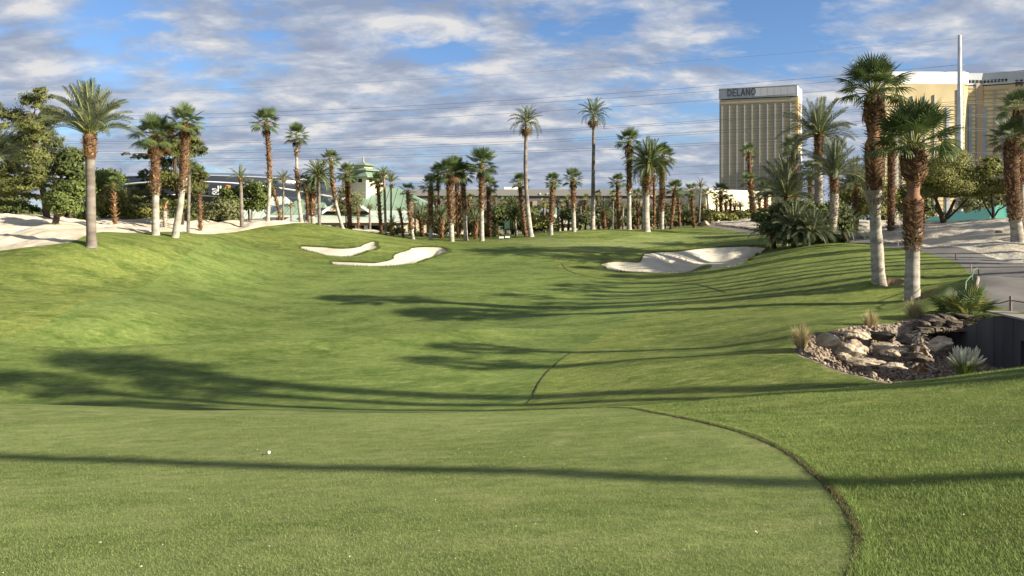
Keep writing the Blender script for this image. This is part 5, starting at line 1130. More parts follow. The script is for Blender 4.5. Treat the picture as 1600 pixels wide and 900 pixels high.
# teal tent roof at the right
Yt = 84; xx = X(1590, Yt); zt0 = gz(xx, Yt) - .3
rt = tag(empty('shelter', (xx, Yt, zt0)), 'teal hipped shelter roof showing over the sand crest', 'shelter')
a0, a1 = X(1500, Yt) - xx, X(1720, Yt) - xx; ze = Zr(345, Yt) - zt0; zt_ = Zr(318, Yt) - zt0
MB().add([(a0, -5, ze), (a1, -5, ze), (a1, 9, ze), (a0, 9, ze), (X(1576, Yt) - xx, 2, zt_), (X(1640, Yt) - xx, 2, zt_), (a0, -5, ze - .3), (a1, -5, ze - .3), (a1, 9, ze - .3), (a0, 9, ze - .3)],
    [(0, 1, 5, 4), (1, 2, 5), (2, 3, 4, 5), (3, 0, 4), (9, 8, 7, 6), (0, 6, 7, 1), (1, 7, 8, 2), (2, 8, 9, 3), (3, 9, 6, 0)]).build('roof', MT['teal'], rt)
for a in (a0 + .6, 0, a1 - .6): MB().box(a - .1, a + .1, -4.6, -4.4, 0, max(ze - .3, .3)).build('post', MT['trim'], rt)

# ---------------------------------------------------------------- power pole and wires
Yq = 150; xq = X(1499.5, Yq); zq = gz(xq, Yq); rt = tag(empty('power_pole', (xq, Yq, zq)), 'single tall galvanised steel power pole before the wide hotel', 'utility pole')
zz = lambda py: Zr(py, Yq) - zq
MB().tube([(0, 0, -.5), (0, 0, zz(300)), (0, 0, zz(180)), (0, 0, zz(55))], [.62, .56, .46, .33], 16).build('shaft', MT['steel'], rt, True)
for py in (102, 111, 130, 147, 160, 178, 200):
    arm = MB().tube([(.3, 0, zz(py)), (1.0, -.1, zz(py) + .1)], .07, 6).build('insulator_arm', MT['steel'], rt)
for py in (): MB().tube([(0, 0, zz(py) - .12), (0, 0, zz(py) + .12)], [.52, .52], 16).build('collar', MT['steel'], rt)
def wire(label, py_pole, py_mid, py_left, pyr, rad, YL=235, side=0.3, pxl=-260, Ym=185, pole=True):
    A = Vector((xq + side, Yq, Zr(py_pole, Yq))); Bm = Vector((X(640, Ym), Ym, Zr(py_mid, Ym))); Cc = Vector((X(pxl, YL), YL, Zr(py_left, YL)))
    # parabola in height over the straight plan line A..C
    d = Cc - A; pts = []; tm = (Bm.x - A.x) / d.x; lin = A.z + d.z * tm; sag = (lin - Bm.z) / (4 * tm * (1 - tm))
    for i in range(41): t = i / 40; p = A + d * t; p.z -= 4 * sag * t * (1 - t); pts.append(p)
    E = Vector((X(1900, 160), 160, Zr(pyr, 160))); r_ = [A.lerp(E, i / 8) + Vector((0, 0, -1.2 * 4 * (i / 8) * (1 - i / 8) * .4)) for i in range(9)]
    mb = MB().tube(list(reversed(r_)) + pts[1:], rad, 5); tag(mb.build('power_wire', MT['wire']), label, 'power line', 'power lines strung from the steel pole')
names = [('uppermost thin wire, faint against the clouds', 60, 128, 150, 64, .016),
 ('top cable, meeting the pole at its first bracket', 101, 168, 178, 100, .030), ('second cable, a hair below the top one', 110, 174.5, 184, 108, .030), ('third cable, alone in the gap', 124, 188, 197, 128, .028),
 ('upper wire of the first close pair', 158, 214.5, 209, 160, .030), ('lower wire of the first close pair', 161, 217.5, 212.5, 163, .030),
 ('upper wire of the second close pair', 178, 229.5, 227, 178, .030), ('lower wire of the second close pair', 181, 233, 231, 181, .030),
 ('upper wire of the third close pair', 200, 243.5, 239, 200, .030), ('lower wire of the third close pair', 203, 247, 243, 203, .030),
 ('lone low wire above the grove crowns', 238, 277, 272, 236, .026), ('lowest wire, just over the roof lines', 250, 288, 283, 250, .026)]
for l_, *a in names: wire(l_, *a)

# ---------------------------------------------------------------- creek: boulders, cobbles, walls, tufts
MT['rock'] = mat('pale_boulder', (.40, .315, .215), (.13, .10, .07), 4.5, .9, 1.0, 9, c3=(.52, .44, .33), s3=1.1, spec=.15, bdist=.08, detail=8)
MT['rockd'] = mat('dark_and_shade_toned_rock', (.075, .060, .048), (.035, .030, .026), 2.5, .9, 1.0, 7, c3=(.15, .12, .09), s3=1.2, spec=.15, bdist=.08, detail=8)  # dark stone, also carrying the ledge's shade in its colour
MT['cobble'] = mat('creek_cobble', (.105, .080, .062), (.050, .038, .030), 3, .85, spec=.2, isl=(.33, .25, .18))
MT['tuft'] = mat('ornamental_grass', (.26, .21, .095), (.36, .30, .15), 4, .7, spec=.2, trans=.25, isl=(.52, .44, .26))
MT['tuftw'] = mat('feather_plume', (.62, .58, .44), (.50, .47, .32), 4, .8, spec=.1, trans=.3, isl=(.72, .70, .58))
MT['tuftg'] = mat('green_grass_clump', (.14, .19, .05), (.21, .25, .08), 4, .7, spec=.2, trans=.25)
ico = None
def rock_mesh(name, seed, sx, sy, sz, m, sub=3, rough_=.28, boxy=False):
    import bmesh
    bm = bmesh.new(); bmesh.ops.create_icosphere(bm, subdivisions=sub, radius=1.0); co = np.array([v.co[:] for v in bm.verts]); r = np.random.default_rng(seed)
    # cut by random planes for faceted faces, then add lumps
    if boxy:
        for ax_ in range(3): co[:, ax_] = np.clip(co[:, ax_], -.56, .58) * 1.5
    for _ in range(4 if boxy else 14):
        d = r.normal(size=3); d /= np.linalg.norm(d); k = r.uniform(.48, .82); s = co @ d; over = s > k; co[over] -= np.outer(s[over] - k, d) * .9
    n_ = vnoise(co[:, 0] * 2 + seed, co[:, 1] * 2 + co[:, 2] * 1.7, seed) * rough_ + vnoise(co[:, 0] * 5 + seed, co[:, 2] * 5 + co[:, 1] * 4, seed + 3) * rough_ * .4
    co *= (1 + n_)[:, None]; co *= np.array((sx, sy, sz)); co[:, 2] = np.maximum(co[:, 2], -sz * .55)
    for v, c in zip(bm.verts, co): v.co = c
    me = bpy.data.meshes.new(name); bm.to_mesh(me); bm.free(); me.materials.append(MT[m])
    return me
def boulder(px, py, Y, w, h, seed, label, m='rock', dd=1.0, group='boulders in the dry creek', rot=0.0, smooth=False, sink=.35, depth=.8):
    """px,py = centre of the visible face, w,h in pixels"""
    s_ = Y / F; x_ = X(px, Y); zc_ = Zr(py, Y); me = rock_mesh('boulder', seed, w * s_ / 2, w * s_ / 2 * depth * dd, h * s_ * .62, m, 4, .46)
    o = obj('boulder', me, None, (x_, Y, zc_ - h * s_ * .06), (0, 0, rot)); return tag(o, label, 'boulder', group)
BO = [(1292,531,23.6,42,26,1,'pale boulder with a dark hollow flank, nearest the dry grass tuft'),(1334,545,22.6,56,27,2,'largest pale rounded boulder, low in front of the others'),
 (1338,522,24.8,42,17,3,'flat tan boulder behind the largest pale one'),(1383,544,23.4,50,22,4,'grey boulder with a bright top, right of the largest one'),
 (1376,526,25.2,48,16,5,'low shaded ledge boulder under the small dry tuft'),(1470,536,24.0,46,27,6,'brown rounded boulder between the dry plant stump and the concrete wall'),
 (1415,531,25.4,44,18,7,'shaded boulder behind the dry plant stump'),(1405,548,22.6,30,16,8,'small pale boulder left of the dry plant stump'),
 (1395,552,21.8,22,13,9,'small sharp light boulder with a split face'),(1352,566,21.2,60,12,10,'long low flat rock in front of the boulders'),
 (1395,570,20.9,50,11,11,'thin buff slab lying in the gravel'),(1320,557,22.0,26,12,12,'reddish stone at the gravel start'),
 (1440,560,21.6,46,14,13,'dark flat rock below the dry plant stump'),(1446,515,26.4,40,17,14,'dark angular boulder under the big dry tuft'),
 (1365,585,20.0,14,8,15,'small light stone at the near lip of the gravel'),(1497,560,22.4,34,12,16,'dark low rock at the foot of the concrete wall')]
for px, py, Y, w, h, sd_, lb in BO: boulder(px, py, Y, w, h, sd_, lb, 'rockd' if any(q in lb for q in ('dark flat', 'shaded', 'dark low', 'dark angular')) else 'rock', rot=sd_ * .4 * 0)  # stones labelled shaded get the dark rock, shade put into colour
# stacked ledge stones under the fan shrub, shade put into their dark colour
rt = tag(empty('stone_ledge', (X(1475, 26.6), 26.6, gz(X(1475, 26.6), 26.6) - .3)), 'stacked stone ledge below the green fan shrub, its shade painted dark', 'retaining wall'); r_ = random.Random(9); zb0 = rt.location.z
for row in range(3):
    px = 1432 + row * 6
    while px < 1518:
        w = r_.uniform(14, 26); py = 514 - row * 9 + (px - 1470) * -.05; Y = 26.2 + row * .28; s_ = Y / F
        if py > 480 and px + w < 1528:
            me = rock_mesh('ledge_stone', 100 + row * 20 + int(px), w * s_ * .60, .40, 11 * s_ * .50, 'rockd', 3, .22, True); obj('ledge_stone', me, rt, (X(px + w / 2, Y) - rt.location.x, Y - 26.6, Zr(py, Y) - zb0), (0, 0, r_.uniform(-.2, .2)))
        px += w
# cobbles
V = []; Fc = []; rn = np.random.default_rng(4); oct_ = np.array([(1,0,0),(-1,0,0),(0,1,0),(0,-1,0),(0,0,1),(0,0,-1)], float); of = [(0,2,4),(2,1,4),(1,3,4),(3,0,4),(2,0,5),(1,2,5),(3,1,5),(0,3,5)]
bb = CREEK.min(0), CREEK.max(0); cand = rn.uniform(bb[0], bb[1], (14000, 2)); ok = inside(CREEK, cand[:, 0], cand[:, 1]); cand = cand[ok]
dd, _, _, _ = seg_near(CREEK, cand[:, 0], cand[:, 1], 1, 1); cand = cand[(dd > .12)][:5200]; zc = ground_z(cand[:, 0], cand[:, 1])
for (a, b), c in zip(cand, zc):
    s = .025 + .06 * rn.random() ** 2; R3 = np.linalg.qr(rn.normal(size=(3, 3)))[0]; q = (oct_ * (s * rn.uniform(.6, 1.4, 3))) @ R3 + rn.normal(size=(6, 3)) * s * .12 + (a, b, c + s * .3)
    k = len(V); V += q.tolist(); Fc += [(i + k, j + k, l + k) for i, j, l in of]
tag(obj('cobbles', np_mesh('cobbles', V, Fc, MT['cobble'])), 'loose brown and grey cobbles covering the dry creek floor', 'cobbles', None, 'stuff')

# concrete wing wall, head wall and tunnel
Wa, Wb, Wc = (15.45, 27.3), (14.95, 22.9), (14.65, 19.2)
rt = tag(empty('tunnel_portal', (*Wb, -3.4)), 'concrete wing wall and tunnel mouth under the cart path, shade toned into the colour', 'tunnel'); o3 = Vector((*Wb, -3.4))
def pz(p, py): return Zr(py, p[1]) + 3.4
a = Vector((Wa[0] - o3.x, Wa[1] - o3.y, 0)); c = Vector((Wc[0] - o3.x, Wc[1] - o3.y, 0)); th = Vector((.34, 0, 0)); Z = lambda v, z: v + Vector((0, 0, z)); b0 = Vector((0, 0, 0))
zA, zB = Zr(522, 27.3) + 3.4, Zr(491.5, 24.0) + 3.4 + .02
bm_ = a.lerp(b0, .55)
# wing wall in three cast panels
prev = None
for k in range(4):
    f0, f1 = k / 4, (k + 1) / 4; p, q = a.lerp(b0, f0), a.lerp(b0, f1 - .006); z0_, z1_ = zA + (zB - zA) * min(1, f0 * 1.25), zA + (zB - zA) * min(1, f1 * 1.25)
    MB().hexa([p, q, q + th, p + th, Z(p, z0_), Z(q, z1_), Z(q + th, z1_), Z(p + th, z0_)]).build('wall_panel', MT['concrete'], rt)
zH = zB + .02; op0, op1, oz = b0.lerp(c, .10), b0.lerp(c, .92), zH - .62
MB().hexa([b0, op0, op0 + th * 1.2, b0 + th * 1.2, Z(b0, zH), Z(op0, zH), Z(op0 + th * 1.2, zH), Z(b0 + th * 1.2, zH)]).build('head_wall_pier', MT['concrete'], rt)
MB().hexa([Z(op0, oz), Z(op1, oz), Z(op1 + th * 1.2, oz), Z(op0 + th * 1.2, oz), Z(op0, zH), Z(op1, zH), Z(op1 + th * 1.2, zH), Z(op0 + th * 1.2, zH)]).build('head_wall_beam', MT['concrete'], rt)
MB().hexa([op1, c, c + th * 1.2, op1 + th * 1.2, Z(op1, zH), Z(c, zH), Z(c + th * 1.2, zH), Z(op1 + th * 1.2, zH)]).build('head_wall_pier', MT['concrete'], rt)
dp = Vector((5, .5, 0))
MB().hexa([op0 + th, op0 + dp, op0 + dp + Vector((0, .2, 0)), op0 + th + Vector((0, .2, 0))] + [Z(v, oz + .1) for v in (op0 + th, op0 + dp, op0 + dp + Vector((0, .2, 0)), op0 + th + Vector((0, .2, 0)))]).build('tunnel_side', MT['inside'], rt)  # tunnel lining is near-black, its shade put into the colour
MB().hexa([op1 + th, op1 + dp, op1 + dp + Vector((0, .2, 0)), op1 + th + Vector((0, .2, 0))] + [Z(v, oz + .1) for v in (op1 + th, op1 + dp, op1 + dp + Vector((0, .2, 0)), op1 + th + Vector((0, .2, 0)))]).build('tunnel_side', MT['inside'], rt)
MB().hexa([op1 + dp, op0 + dp, op0 + dp + Vector((.2, 0, 0)), op1 + dp + Vector((.2, 0, 0))] + [Z(v, oz + .1) for v in (op1 + dp, op0 + dp, op0 + dp + Vector((.2, 0, 0)), op1 + dp + Vector((.2, 0, 0)))]).build('tunnel_back', MT['inside'], rt)
MB().hexa([Z(op1 + th * 1.3, oz + .02), Z(op1 + dp, oz + .02), Z(op0 + dp, oz + .02), Z(op0 + th * 1.3, oz + .02), Z(op1 + th * 1.3, zH - .05), Z(op1 + dp, zH - .05), Z(op0 + dp, zH - .05), Z(op0 + th * 1.3, zH - .05)]).build('tunnel_roof', MT['concrete'], rt)
MB().hexa([Z(a.lerp(b0, .66) - th * .2, zB), Z(c - th * .2, zB + .02), Z(c + th * 2, zB + .02), Z(a.lerp(b0, .66) + th * 2, zB), Z(a.lerp(b0, .66) - th * .2, zB + .06), Z(c - th * .2, zB + .08), Z(c + th * 2, zB + .08), Z(a.lerp(b0, .66) + th * 2, zB + .06)]).build('coping', MT['concrete_lt'], rt)
# rope rail on the wall head
rt = tag(empty('rope_rail', (X(1579, 24.3), 24.3, Zr(488, 24.3))), 'low rope rail on a pale post above the tunnel mouth', 'rail')
MB().tube([(0, 0, -.1), (0, 0, .52)], [.045, .04], 8).build('post', MT['concrete_lt'], rt); MB().tube([(1.6, -2.4, -.1), (1.6, -2.4, .5)], [.045, .04], 8).build('post', MT['concrete_lt'], rt)
MB().tube([(-.30, .6, .18), (-.14, .3, .26), (0, 0, .38), (.5, -.7, .30), (1.0, -1.5, .30), (1.6, -2.4, .38)], .018, 6).build('rope', MT['wood'], rt)
# pale edging stones where the path starts
rt = tag(empty('kerb_edge', (X(1527, 30.5), 30.5, gz(X(1527, 30.5), 30.5))), 'pale rounded kerb edge at the grass corner of the cart path', 'kerb'); pts = []
for px, py, Y in [(1531, 463, 29.6), (1526, 448, 31.3), (1528, 434, 33.2), (1520, 426, 34.6)]:
    x_ = X(px, Y); pts.append((x_ - rt.location.x, Y - 30.5, gz(x_, Y) - rt.location.z + .03))
q_ = catmull(pts, 5, False)
for i in range(0, len(q_) - 1, 2): MB().tube([q_[i], q_[i + 1], q_[min(i + 2, len(q_) - 1)]], .065, 7).build('kerb_stone', MT['concrete_lt'], rt)
# thin green hoops and stakes along the path edge
for j, (px, py, Y, lb) in enumerate([(1493, 400, 41.5, 'short dark stake farthest along the path edge'), (1517, 413, 37.5, 'short dark stake halfway along the path edge'), (1403, 380, 53, 'tiny stake where the path bends behind the nearest palms'), (1435, 386, 49, 'stake beside the path between the nearest palms')]):
    x_ = X(px, Y); z_ = gz(x_, Y); tag(MB().tube([(0, 0, -.1), (0, 0, .32)], [.03, .026], 7).tube([(0, 0, .30), (0, 0, .34)], [.04, .04], 7).build('path_stake', MT['bandline'], None, False, (x_, Y, z_)), lb, 'stake', 'stakes along the cart path')
rt = tag(empty('hoop_rail', (X(1519, 33), 33, gz(X(1519, 33), 33))), 'bent green rail stepping down beside the cart path corner', 'rail'); pts = []
for px, Y, h_ in [(1508, 30.3, .05), (1509, 30.5, .36), (1516, 32, .40), (1519, 32.6, .30), (1521, 33, .44), (1527, 34.4, .42), (1529, 34.8, .34)]:
    x_ = X(px, Y); pts.append((x_ - rt.location.x, Y - 33, gz(x_, Y) - rt.location.z + h_))
MB().tube(pts, .02, 6).build('rail', MT['green'], rt)
for i in (1, 3, 6): p = Vector(pts[i]); MB().tube([(p.x, p.y, p.z - .5), p], .028, 6).build('stake', MT['green'], rt)

# ornamental grass tufts
def tuft(name, label, px, py, Y, w, h, m, n=260, seed=1, plume=None, up=.9, group='dry ornamental grass tufts by the creek'):
    s_ = Y / F; x_ = X(px, Y); z_ = Zr(py, Y); r = random.Random(seed); V = []; Fc = []; mi = []; W_, H_ = w * s_ / 2, h * s_
    for i in range(n):
        a = r.uniform(0, 2 * math.pi); q = r.random() ** .6; lean = Vector((math.cos(a), math.sin(a), 0)) * W_ * q; hh = H_ * r.uniform(.55, 1.05) * (1 - .35 * q)
        b = Vector((math.cos(a), math.sin(a), 0)) * W_ * .22 * r.random(); s2 = Vector((-math.sin(a), math.cos(a), 0)) * .010
        p1 = b + lean * .35 + Vector((0, 0, hh * .6)); p2 = b + lean * .95 + Vector((0, 0, hh)); k = len(V)
        V += [b - s2, b + s2, p1 + s2 * .8, p1 - s2 * .8, p2]; Fc += [(k, k + 1, k + 2, k + 3), (k + 3, k + 2, k + 4)]; mi += [0, 0]
    root = tag(empty(name, (x_, Y, z_)), label, 'grass tuft', group); obj('blades', new_mesh('blades', V, Fc, MT[m], mi), root)
    if plume:
        mb = MB()
        for i in range(plume):
            a = r.uniform(0, 2 * math.pi); q = r.random() ** .7; d = Vector((math.cos(a) * W_ * q * 1.0, math.sin(a) * W_ * q * .6, 0)); p = d * .45 + Vector((0, 0, H_ * .45)); e = d * r.uniform(.8, 1.3) + Vector((0, 0, H_ * r.uniform(.62, 1.18)))
            mb.tube([p, p.lerp(e, .4), p.lerp(e, .8), e], [.008, .028, .024, .004], 5)
        mb.build('plumes', MT['tuftw'], root)
    return root
tuft('grass_tuft', 'dry fountain grass tuft at the left end of the boulders', 1252, 549, 24.2, 46, 52, 'tuft', 520, 1)
tuft('grass_tuft', 'small dry grass tuft growing above the middle boulders', 1360, 519, 26.6, 38, 42, 'tuft', 420, 2)
tuft('grass_tuft', 'bushy brown grass tuft below the nearest palm foot', 1430, 507, 28.0, 48, 50, 'tuft', 480, 3)
tuft('grass_tuft', 'white plumed grass clump in front of the tunnel wall', 1508, 592, 18.2, 58, 44, 'tuftg', 420, 4, plume=120)
# dry flowering stump of a plant among the boulders
rt = tag(empty('dry_plant', (X(1438, 22.4), 22.4, Zr(574, 22.4))), 'tan shaggy dead plant stump standing among the dark boulders', 'dead plant', None); s_ = 22.4 / F; mb = MB(); r_ = random.Random(3)
mb.tube([(0, 0, -.1), (0.02, 0, .45), (0, 0, .95)], [.19, .20, .09], 10); mb.build('stem', MT['boot'], rt, True)
V, Fc = stubs([Vector((0, 0, 0)), Vector((0, 0, .5)), Vector((0, 0, 1.1))], [(0, .20, 0), (.55, .20, 0), (1, .07, 0)], 0, 1, 2.2, .13, 5, -1.0); obj('dry_leaves', new_mesh('dry_leaves', V, Fc, MT['boot_pale']), rt)
# green fan shrub over the ledge
root = tag(empty('fan_palm_shrub', (X(1510, 27.4), 27.4, Zr(500, 27.4))), 'trunkless green fan palm shrub spilling over the stone ledge by the path', 'palm shrub'); r_ = random.Random(12)
for i in range(24):
    a = i * GA; el_ = math.radians(78 - 75 * (i / 24) + r_.uniform(-10, 10)); pool = FANS['g' if i % 4 else 'y']; obj('frond', pool[min(3, i // 7)], root, (math.cos(a) * .1, math.sin(a) * .1, 0), rot_frond(a, el_, r_.uniform(-.3, .3)), .74 * r_.uniform(.8, 1.1))
# boulders by the path end and under the left sand
boulder(1101, 350.5, 93, 20, 12, 31, 'pale grey boulder framed by dark ones at the path end', 'rock', group='boulders at the path end')
boulder(1092, 351, 93.5, 12, 13, 32, 'dark boulder left of the pale grey one at the path end', 'rockd', group='boulders at the path end')
boulder(1112, 349, 94, 13, 9, 33, 'dark boulder right of the pale grey one at the path end', 'rockd', group='boulders at the path end')
boulder(1106, 355.5, 91.5, 30, 7, 34, 'low black rock in front of the pale grey boulder at the path end', 'rockd', group='boulders at the path end')
boulder(1560, 362, 52, 16, 5, 35, 'small brown rock lying on the white sand bank', 'rockd', group='stones on the sand')
boulder(1395, 354, 59.5, 22, 5, 36, 'dark flat rock beside the palm on the sand', 'rockd', group='stones on the sand')
# row of small black stones edging the sand bank by the far path
rt = tag(empty('stone_edging', (X(1170, 88), 88, gz(X(1170, 88), 88))), 'row of small black stones edging the far sand bank', 'edging'); r_ = random.Random(5)
for i in range(34):
    t = i / 33; px = 1120 + t * 88; Y = 92.5 - t * 13; x_ = X(px, Y); me = rock_mesh('edging_stone', 200 + i, .2 + .12 * r_.random(), .2, .17 + .1 * r_.random(), 'rockd', 1, .2); obj('edging_stone', me, rt, (x_ - rt.location.x, Y - 88, gz(x_, Y) - rt.location.z + .04))
# flag, markers, ball
Yf = 84.0; xf = X(795.5, Yf); rt = tag(empty('golf_flag', (xf, Yf, gz(xf, Yf))), 'mint green golf flag hanging on a thin pole before the dark bushes', 'flag')
MB().tube([(0, 0, 0), (0, 0, Zr(344, Yf) - rt.location.z)], .025, 6).build('pole', MT['white'], rt)
zt = Zr(345, Yf) - rt.location.z; V = []; Fc = []
for i in range(5):
    for j in range(4): V.append((-.04 - .16 * j * (1 - i * .02) , .05 * math.sin(j * 2.1 + i), zt - i * .20 - .05 * j))
for i in range(4):
    for j in range(3): k = i * 4 + j; Fc.append((k, k + 1, k + 5, k + 4))
fl_ = obj('flag_cloth', new_mesh('flag_cloth', V, Fc, MT['mint']), rt); sm = fl_.modifiers.new('thick', 'SOLIDIFY'); sm.thickness = .01
for px, lb in ((783.5, 'left one of two small white marker blocks at the green edge'), (793, 'right one of two small white marker blocks, below the mint flag')):
    Ym = 81.0; x_ = X(px, Ym); z_ = gz(x_, Ym); rt = tag(empty('marker_block', (x_, Ym, z_)), lb, 'marker', 'white marker blocks'); MB().box(-.24, .24, -.12, .12, .12, .30).build('cap', MT['white'], rt); MB().box(-.18, .18, -.08, .08, 0, .12).build('foot', MT['inside'], rt)
Yb = ground_hit(420, 711); xb = X(420, Yb)
import bmesh
bm = bmesh.new(); bmesh.ops.create_icosphere(bm, subdivisions=3, radius=.0214); me = bpy.data.meshes.new('golf_ball'); bm.to_mesh(me); bm.free(); me.materials.append(MT['white'])
tag(obj('golf_ball', me, None, (xb, Yb, gz(xb, Yb) + .03)), 'white golf ball lying alone on the pale apron', 'golf ball')
print('ball Y', Yb)

# ---------------------------------------------------------------- grass blades near the viewer and the torn apron edge
def blade_mat(n, a, b, c):
    return mat(n, a, b, 1.2, .7, spec=.15, trans=.3, isl=c)
MT['bl_apron'] = blade_mat('short_blades', (0.137, 0.199, 0.045), (0.181, 0.241, 0.069), (0.221, 0.263, 0.100))
MT['bl_rough'] = blade_mat('long_blades', (0.113, 0.184, 0.033), (0.168, 0.245, 0.057), (0.252, 0.311, 0.105))
MT['bl_dry'] = blade_mat('dry_edge_blades', (.060, .060, .026), (.12, .115, .04), (.24, .22, .10))
def blades(name, label, xs, ys, hmin, hmax, wid, m, lean, seed, clump=0.0):
    r = np.random.default_rng(seed); n = len(xs); zs = ground_z(xs, ys); a = r.uniform(0, 2 * np.pi, n); h = r.uniform(hmin, hmax, n)
    if clump: h *= .55 + 1.1 * np.clip(vnoise(xs / clump, ys / clump, 21) + .45, 0, 1)
    b = r.uniform(0, 2 * np.pi, n); ln = h * lean * r.uniform(.2, 1.3, n); w = wid * r.uniform(.7, 1.3, n)
    base = np.stack([xs, ys, zs - .004], 1); s = np.stack([np.cos(a) * w, np.sin(a) * w, np.zeros(n)], 1); t = base + np.stack([np.cos(b) * ln, np.sin(b) * ln, h + .004], 1)
    V = np.stack([base - s, base + s, t], 1).reshape(-1, 3); return tag(obj(name, np_mesh(name, V, np.arange(3 * n).reshape(-1, 3), MT[m])), label, 'grass', None, 'stuff')
r = np.random.default_rng(1)
def scatter(n, ymax, pw, seed):
    r = np.random.default_rng(seed); y_ = 4.0 + (ymax - 4.0) * r.random(n) ** pw; x_ = r.uniform(-.74, .74, n) * (y_ + .3); return x_, y_
x_, y_ = scatter(620000, 15.5, 1.35, 2); ap = inside(APRON, x_, y_)
blades('apron_grass', 'short clipped grass blades of the pale apron', x_[ap][:330000], y_[ap][:330000], .008, .018, .0022, 'bl_apron', .9, 3)
x2, y2 = scatter(520000, 17.5, 1.3, 5); k = ~inside(APRON, x2, y2) & (x2 > -1.5); x2 = x2[k]; y2 = y2[k]
blades('rough_blades', 'longer unkempt grass blades right of the torn edge', x2, y2, .014, .032, .0026, 'bl_rough', .9, 6, clump=.35)
# torn edge: ragged soil strip darkened for the groove's shade, then leaning dry and green blades
EP = EDGE[EDGE[:, 1] > 4.0]; seg = np.vstack([[0], np.cumsum(np.hypot(*np.diff(EP, axis=0).T))[:, None]]).ravel(); Ltot = seg[-1]
def on_edge(s): return np.interp(s, seg, EP[:, 0]), np.interp(s, seg, EP[:, 1])
ns = 420; S_ = np.linspace(0, Ltot, ns); ex, ey = on_edge(S_); tx = np.gradient(ex); ty_ = np.gradient(ey); l_ = np.hypot(tx, ty_); nx_, ny_ = -ty_ / l_, tx / l_
sgn = 1 if (nx_[ns // 2] * 1 > 0) else -1; nx_ *= sgn; ny_ *= sgn        # towards the rough on the right
fade = sst(S_ / 2.0) * (1 - .85 * sst((S_ - Ltot + 1.7) / 1.3)); w = .42 * (.035 + .05 * np.abs(vnoise(S_ / .09, S_ * 0, 31)) * 2 + .03 * vnoise(S_ / .4, S_ * 0, 32)) * (.25 + .75 * fade)
V = []; 
for j, o_ in enumerate((-1.0, -.3, .4, 1.0)):
    qx, qy = ex + nx_ * w * o_, ey + ny_ * w * o_; V.append(np.stack([qx, qy, ground_z(qx, qy) + (.006 if abs(o_) < 1 else .001)], 1))
V = np.stack(V, 1).reshape(-1, 3); Fc = [(i * 4 + j, i * 4 + j + 1, (i + 1) * 4 + j + 1, (i + 1) * 4 + j) for i in range(ns - 1) for j in range(3)]
tag(obj('torn_turf_edge', np_mesh('torn_turf_edge', V, np.array(Fc), MT['soil'], True)), 'ragged soil line, groove shade painted dark, where the pale apron meets the rough', 'turf edge', None, 'structure')
r = np.random.default_rng(8); n = 12000; s = r.uniform(0, Ltot, n); q = r.normal(0, .022, n) + .02; ox, oy = on_edge(s); gx_ = np.interp(s, S_, nx_); gy_ = np.interp(s, S_, ny_); f = np.interp(s, S_, fade); keep = r.random(n) < f
blades('edge_blades', 'dry and green blades fringing the torn edge', (ox + gx_ * q)[keep], (oy + gy_ * q)[keep], .012, .034, .003, 'bl_dry', .7, 9, clump=.2)
blades('edge_lip_grass', 'raised lip of longer grass just outside the torn edge', (ox + gx_ * (np.abs(q) * 1.3 + .05))[keep][:15000], (oy + gy_ * (np.abs(q) * 1.3 + .05))[keep][:15000], .02, .04, .003, 'bl_rough', .8, 10)
# pale specks of leaf litter on the apron
r_ = random.Random(2); V = []; Fc = []
for i in range(90):
    y_ = r_.uniform(5, 14); x_ = r_.uniform(-.7, .65) * y_; 
    z_ = gz(x_, y_) + .014; a = r_.uniform(0, 6.3); s = r_.uniform(.006, .014); k = len(V); c_, d_ = math.cos(a) * s, math.sin(a) * s
    V += [(x_ - c_, y_ - d_, z_), (x_ + d_ * .6, y_ - c_ * .6, z_ + .006), (x_ + c_, y_ + d_, z_ + .003), (x_ - d_ * .6, y_ + c_ * .6, z_ + .008)]; Fc.append((k, k + 1, k + 2, k + 3))
tag(obj('leaf_litter', new_mesh('leaf_litter', V, Fc, MT['tuftw'])), 'scattered pale dry leaf flecks on the grass', 'litter', None, 'stuff')

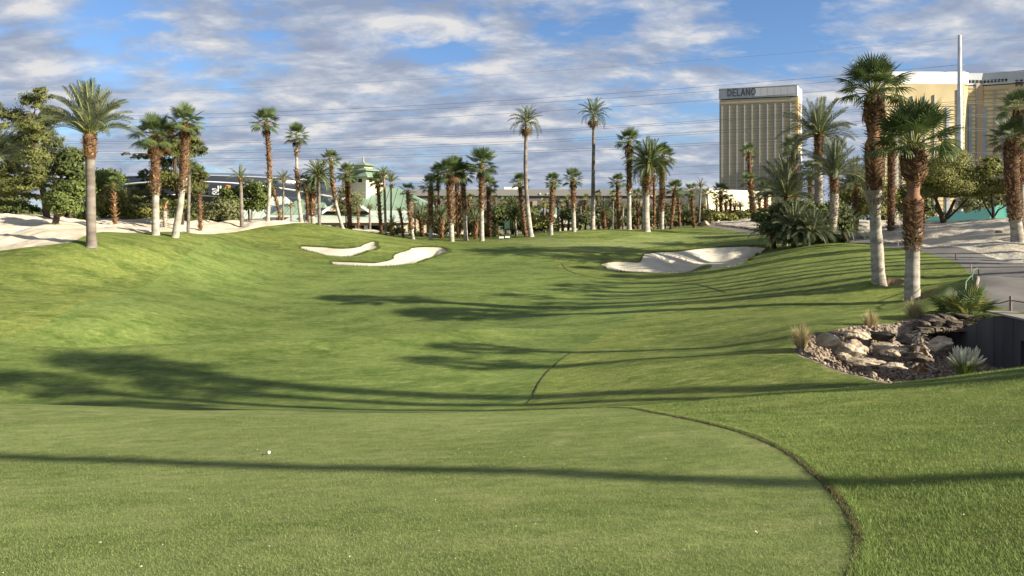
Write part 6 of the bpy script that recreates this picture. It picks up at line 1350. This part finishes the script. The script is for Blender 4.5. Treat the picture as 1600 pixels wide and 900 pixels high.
# mowing seam: a thin raised dark strip where the rough starts again in mid fairway
SE = catmull(np.array([G(p) for p in [(821,634,21.3),(830,620,22.0),(842,600),(856,582),(872,567),(892,552)]]), 8, False)
d_ = np.gradient(SE, axis=0); l_ = np.hypot(d_[:, 0], d_[:, 1]); nn = np.stack([-d_[:, 1] / l_, d_[:, 0] / l_], 1); wv = .010 + .014 * vnoise(np.arange(len(SE)) / 2.3, np.zeros(len(SE)), 5)
V = []
for o_ in (-1, 0, 1): q = SE + nn * (wv * o_)[:, None]; V.append(np.stack([q[:, 0], q[:, 1], ground_z(q[:, 0], q[:, 1]) + (.03 if o_ == 0 else .012)], 1))
V = np.stack(V, 1).reshape(-1, 3); Fc = [(i * 3 + j, i * 3 + j + 1, i * 3 + j + 4, i * 3 + j + 3) for i in range(len(SE) - 1) for j in range(2)]
tag(obj('mowing_seam', np_mesh('mowing_seam', V, np.array(Fc), MT['soil'], True)), 'thin dark seam in the valley where fairway and rough meet', 'turf edge', None, 'structure')

# long grass over the far and right bunker lips, coloured dark for overhang shade
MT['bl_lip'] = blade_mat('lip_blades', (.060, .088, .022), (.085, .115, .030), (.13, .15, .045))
lx, ly = [], []; r = np.random.default_rng(12)
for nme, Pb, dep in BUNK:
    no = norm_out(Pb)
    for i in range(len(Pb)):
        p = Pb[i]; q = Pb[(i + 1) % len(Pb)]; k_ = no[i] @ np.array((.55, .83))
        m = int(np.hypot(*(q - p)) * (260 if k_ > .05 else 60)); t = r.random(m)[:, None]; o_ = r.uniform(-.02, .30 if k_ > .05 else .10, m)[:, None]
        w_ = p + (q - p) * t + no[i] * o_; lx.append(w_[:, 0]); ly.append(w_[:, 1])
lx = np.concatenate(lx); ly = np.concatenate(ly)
blades('bunker_lip_grass', 'fringe of longer grass round the bunker lips, overhang shade toned into it', lx, ly, .07, .20, .012, 'bl_lip', .8, 13)
SE = catmull(np.array([G(p, 40) for p in [(878,412),(890,424),(925,433),(975,438),(1030,442),(1085,444),(1118,452),(1135,458)]]), 8, False)
d_ = np.gradient(SE, axis=0); l_ = np.hypot(d_[:, 0], d_[:, 1]); nn = np.stack([-d_[:, 1] / l_, d_[:, 0] / l_], 1); wv = .05 + .03 * vnoise(np.arange(len(SE)) / 2.3, np.zeros(len(SE)), 5)
V = []
for o_ in (-1, 0, 1): q = SE + nn * (wv * o_)[:, None]; V.append(np.stack([q[:, 0], q[:, 1], ground_z(q[:, 0], q[:, 1]) + (.03 if o_ == 0 else .014)], 1))
V = np.stack(V, 1).reshape(-1, 3); Fc = [(i * 3 + j, i * 3 + j + 1, i * 3 + j + 4, i * 3 + j + 3) for i in range(len(SE) - 1) for j in range(2)]
tag(obj('mowing_seam', np_mesh('mowing_seam', V, np.array(Fc), MT['bl_lip'], True)), 'thin mowing line curving below the wide lobed bunker', 'turf edge', None, 'structure')
